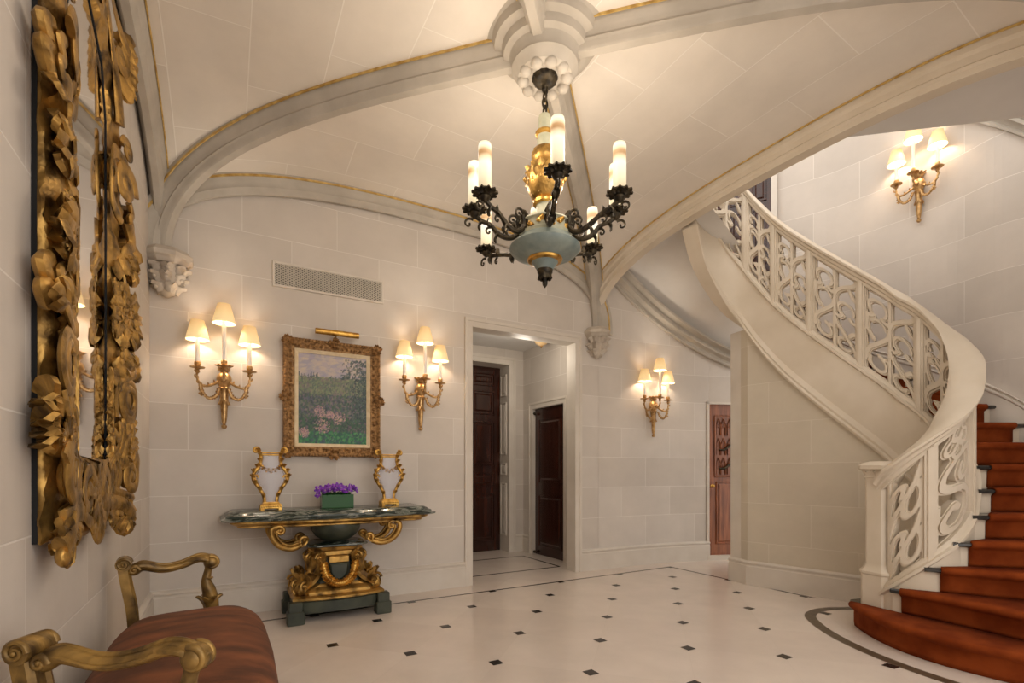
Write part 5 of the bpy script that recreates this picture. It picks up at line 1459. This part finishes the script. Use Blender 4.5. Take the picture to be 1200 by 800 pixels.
for side in (-1, 1):
    ac = MC+side*.365        # stile centre line
    ax = AL*side
    # shoulder: big volute + acanthus shell
    def f(m, ac=ac, ax=ax, side=side):
        m.scroll(mp(ac-side*.00, 2.175, .11), ax, UP, .075*H, turns=1.7, tr=.030*H, a0=0, sgn=1, n=34, ns=10)
        for k in range(5): m.leaf(mp(ac-side*.05, 2.12+.028*k, .075), -ax*.8+UP*(.5-.3*k)+OUTW*.5, OUTW, .12*H, .06*H, .9, 3, thick=.25)
        m.tube(cat([tuple(mp(ac+side*.02, 2.27, .09)), tuple(mp(ac-side*.10, 2.26, .10)), tuple(mp(ac-side*.15, 2.16, .09)), tuple(mp(ac-side*.10, 2.06, .08)), tuple(mp(ac, 2.02, .07))], 6), [.018*H+.014*H*math.sin(PI*i/24) for i in range(25)], 10)
        m.scroll(mp(ac+side*.03, 2.33, .09), ax, UP, .045*H, turns=1.4, tr=.017*H, a0=PI, sgn=-1)
    orn('shoulder_scroll', f)
    def f(m, ac=ac, ax=ax, side=side):
        m.tube(cat([tuple(mp(ac+side*.05, 2.04, .08)), tuple(mp(ac+side*.08, 1.97, .085)), tuple(mp(ac+side*.02, 1.90, .08)), tuple(mp(ac+side*.03, 1.82, .075))], 6), [.03*H-.0009*H*i for i in range(19)], 10)
        for k in range(4): m.leaf(mp(ac+side*(.08-.03*k), 2.0-.05*k, .08), UP*(-.8)+ax*(.5-.25*k)+OUTW*.3, OUTW, .10*H, .055*H, .8, 3, thick=.25)
        leafc(m, ac+side*.07, 1.86, .085, 6, .065, .045)
    orn('acanthus_spray', f)
    # flower cluster mid-height
    def f(m, ac=ac, ax=ax, side=side):
        for (a, h, r) in ((-.05, 1.66, .06), (.06, 1.69, .055), (.08, 1.60, .05), (-.02, 1.57, .055), (-.10, 1.585, .05), (-.08, 1.72, .045), (.02, 1.64, .05)):
            m.flower(mp(ac+side*a, h, .10), OUTW+ax*a*3+UP*(h-1.64)*3, r*H, 7)
        leafc(m, ac, 1.63, .08, 9, .15, .07)
        for k in range(24): m.ball(mp(ac+side*rnd.uniform(-.11, .02), rnd.uniform(1.60, 1.70), .135+rnd.uniform(-.01, .012)), .010*H, 6, 4)
    orn('flower_cluster', f)
    def f(m, ac=ac, ax=ax, side=side):
        for k in range(3): m.leaf(mp(ac+side*rnd.uniform(-.04, .04), 1.52-.055*k, .085), -UP+ax*rnd.uniform(-.7, .7)+OUTW*.35, OUTW, .09*H, .05*H, .8, 3, thick=.25)
        for k in range(5): m.ball(mp(ac-side*.02, 1.50-.03*k, .10), .016*H, 8, 6)
    orn('leaf_drop', f)
    # oval shell cartouche
    def f(m, ac=ac, ax=ax, side=side):
        for rr, tt, dd_ in ((.078, .020, .088), (.052, .014, .098)):
            pts = [mp(ac+side*.045+math.cos(a)*rr*.85, 1.295+math.sin(a)*rr, dd_) for a in [2*PI*k/26 for k in range(26)]]
            m.tube(pts, tt*H, 8, closed=True)
        m.ball(mp(ac+side*.045, 1.295, .07), .05*H, 12, 8, sc=(.5, .8, 1))
        m.tube(cat([tuple(mp(ac+side*.10, 1.45, .08)), tuple(mp(ac+side*.07, 1.41, .10)), tuple(mp(ac-side*.02, 1.37, .10)), tuple(mp(ac-side*.07, 1.30, .09)), tuple(mp(ac-side*.05, 1.22, .08))], 5), .018*H, 8)
        leafc(m, ac+side*.08, 1.42, .085, 5, .08, .05, PI, PI*.1)
        for k in range(7): m.leaf(mp(ac-side*.10, 1.36-.03*k, .07), -ax+UP*rnd.uniform(-.5, .5)+OUTW*.6, OUTW, .06*H, .045*H, 1, 2, thick=.25)
    orn('shell_cartouche', f)
    def f(m, ac=ac, ax=ax, side=side):
        for o in (-.04, .0, .04): m.tube(cat([tuple(mp(ac+side*(.05+o), 1.21, .08)), tuple(mp(ac+side*(.03+o), 1.14, .095)), tuple(mp(ac+side*(.0+o), 1.07, .10)), tuple(mp(ac-side*(.03-o), 1.02, .10))], 5), .016*H, 8)
        for k in range(6): m.leaf(mp(ac-side*.11, 1.22-.035*k, .07), -ax*rnd.uniform(0, 1)-UP*.6+OUTW*.6, OUTW, .07*H, .05*H, 1, 3, thick=.25)
        for k in range(4): m.leaf(mp(ac+side*.10, 1.18-.035*k, .05), ax+UP*rnd.uniform(-.6, .6)+OUTW*.4, OUTW, .06*H, .045*H, 1, 3, thick=.25)
    orn('ribbed_stem', f)
    orn('daisy', lambda m, ac=ac, ax=ax, side=side: (m.flower(mp(ac+side*.075, 1.085, .10), OUTW+ax*.2, .062*H, 12, layers=1), leafc(m, ac+side*.09, 1.12, .06, 5, .07, .05)))
    # lower volute
    def f(m, ac=ac, ax=ax, side=side):
        m.scroll(mp(ac+side*.055, .985, .105), ax, UP, .082*H, turns=1.6, tr=.027*H, a0=PI/2, sgn=-1, n=34, ns=10)
        m.ball(mp(ac+side*.055, .985, .07), .06*H, 12, 8, sc=(.5, 1, 1))
        for o in range(4): m.tube(cat([tuple(mp(ac-side*(.04+.028*o), 1.08-.01*o, .08)), tuple(mp(ac-side*(.065+.03*o), 1.03, .12-.008*o)), tuple(mp(ac-side*(.05+.028*o), .98, .125-.01*o)), tuple(mp(ac-side*(.06+.028*o), .92, .09))], 6), .0155*H, 8)
        leafc(m, ac-side*.02, 1.10, .08, 6, .09, .06)
    orn('corner_volute', f)
    def f(m, ac=ac, ax=ax, side=side):       # stepped sill and foot
        for q, (h, d) in enumerate(((.915, .10), (.895, .085), (.872, .095))):
            m.tube(cat([tuple(mp(ac+side*.125, h-.03, d-.02)), tuple(mp(ac+side*.0, h-.01, d)), tuple(mp(ac-side*.14, h+.02, d+.012))], 6), .016*H, 8)
        m.tube(cat([tuple(mp(ac+side*.115, .80, .07)), tuple(mp(ac+side*.05, .835, .095)), tuple(mp(ac-side*.05, .875, .105)), tuple(mp(ac-side*.16, .87, .10))], 6), [.034*H-.0006*H*i for i in range(19)], 10)
        m.scroll(mp(ac+side*.06, .785, .085), ax, UP, .036*H, turns=1.3, tr=.021*H, a0=PI/2, sgn=1, ns=10)
        m.ball(mp(ac+side*.105, .775, .075), .030*H, 12, 8); m.ball(mp(ac-side*.0, .772, .08), .027*H, 12, 8)
        leafc(m, ac+side*.03, .82, .07, 6, .075, .055)
        m.scroll(mp(ac-side*.11, .815, .09), ax, UP, .03*H, turns=1.2, tr=.015*H, a0=0, sgn=-1)
        for k in range(4): m.leaf(mp(ac-side*.09, .86, .08), -UP+ax*(k-1.5)*.5+OUTW*.4, OUTW, .085*H, .045*H, 1.1, 3, thick=.25)
    orn('scroll_foot', f)
    # outer projecting leaves
    for h0, h1 in ((2.02, 2.14), (1.42, 1.54)):
        def f(m, ac=ac, side=side, h0=h0, h1=h1):
            m.tube(cat([tuple(mp(ac+side*q, h0+(h1-h0)*t, .045)) for t, q in ((0, .11), (.25, .14), (.5, .12), (.75, .145), (1, .11))], 5), .022*H, 8)
            m.tube(cat([tuple(mp(ac+side*q, h0+(h1-h0)*t, .075)) for t, q in ((0, .08), (.25, .105), (.5, .08), (.75, .105), (1, .07))], 5), .016*H, 8)
        orn('ribbon_edge', f)
# bottom centre and top crest
def f(m):
    for s_ in (-1, 1):
        m.scroll(mp(MC+s_*.13, .93, .115), AL*s_, UP, .085*H, turns=1.5, tr=.025*H, a0=PI, sgn=-1, n=32, ns=10)
        m.tube(cat([tuple(mp(MC+s_*.23, .90, .09)), tuple(mp(MC+s_*.12, .835, .11)), tuple(mp(MC+s_*.0, .85, .11))], 6), .022*H, 8)
    leafc(m, MC, .93, .10, 9, .12, .07); m.flower(mp(MC, .93, .12), OUTW, .06*H, 8)
    for k in range(5): m.leaf(mp(MC, .87, .09), -UP+AL*(k-2)*.4+OUTW*.3, OUTW, .13*H, .06*H, .9, 3, thick=.25)
orn('bottom_cartouche', f)
def f(m):
    for s_ in (-1, 1):
        m.tube(cat([tuple(mp(MC+s_*.34, 2.40, .08)), tuple(mp(MC+s_*.30, 2.56, .09)), tuple(mp(MC+s_*.22, 2.68, .10)), tuple(mp(MC+s_*.10, 2.76, .10)), tuple(mp(MC, 2.78, .10))], 6), .032*H, 10)
        m.tube(cat([tuple(mp(MC+s_*.42, 2.72, .09)), tuple(mp(MC+s_*.34, 2.74, .13)), tuple(mp(MC+s_*.26, 2.80, .13)), tuple(mp(MC+s_*.14, 2.86, .12))], 6), .024*H, 10)
        m.scroll(mp(MC+s_*.33, 2.66, .11), AL*s_, UP, .06*H, turns=1.5, tr=.022*H, a0=PI/2, sgn=-1)
        for k in range(6): m.leaf(mp(MC+s_*.34, 2.62+.02*k, .09), AL*s_+UP*(k-3)*.3+OUTW*.4, OUTW, .11*H, .06*H, .9, 3, thick=.25)
    leafc(m, MC, 2.78, .10, 9, .14, .08); m.flower(mp(MC, 2.80, .13), OUTW, .07*H, 9)
orn('crest', f)
tag(mir, 'tall gilt rococo wall mirror carved with scrolls, leaves and flowers above the bench', 'mirror')

# ------------------------------------------------------------------ LIGHT, CAMERA
wd = bpy.data.worlds.new('hall_daylight'); bpy.context.scene.world = wd; wd.use_nodes = True
bg = wd.node_tree.nodes['Background']; bg.inputs[0].default_value = (1.0, .93, .86, 1); bg.inputs[1].default_value = 1.5
cam = bpy.data.cameras.new('camera'); co_ = bpy.data.objects.new('camera', cam); COL.objects.link(co_)
co_.location = (0, 0, H); co_.rotation_euler = (PI/2, 0, -math.atan2(SA, CA))
cam.sensor_width = 36; cam.lens = 586/1200*36; cam.shift_x = 0.0; cam.shift_y = 151.6/1200; cam.clip_start = .02
sc = bpy.context.scene; sc.camera = co_
sc.view_settings.view_transform = 'Standard'; sc.view_settings.look = 'None'; sc.view_settings.gamma = 1; sc.view_settings.use_curve_mapping = False
sc.view_settings.exposure = 0.56
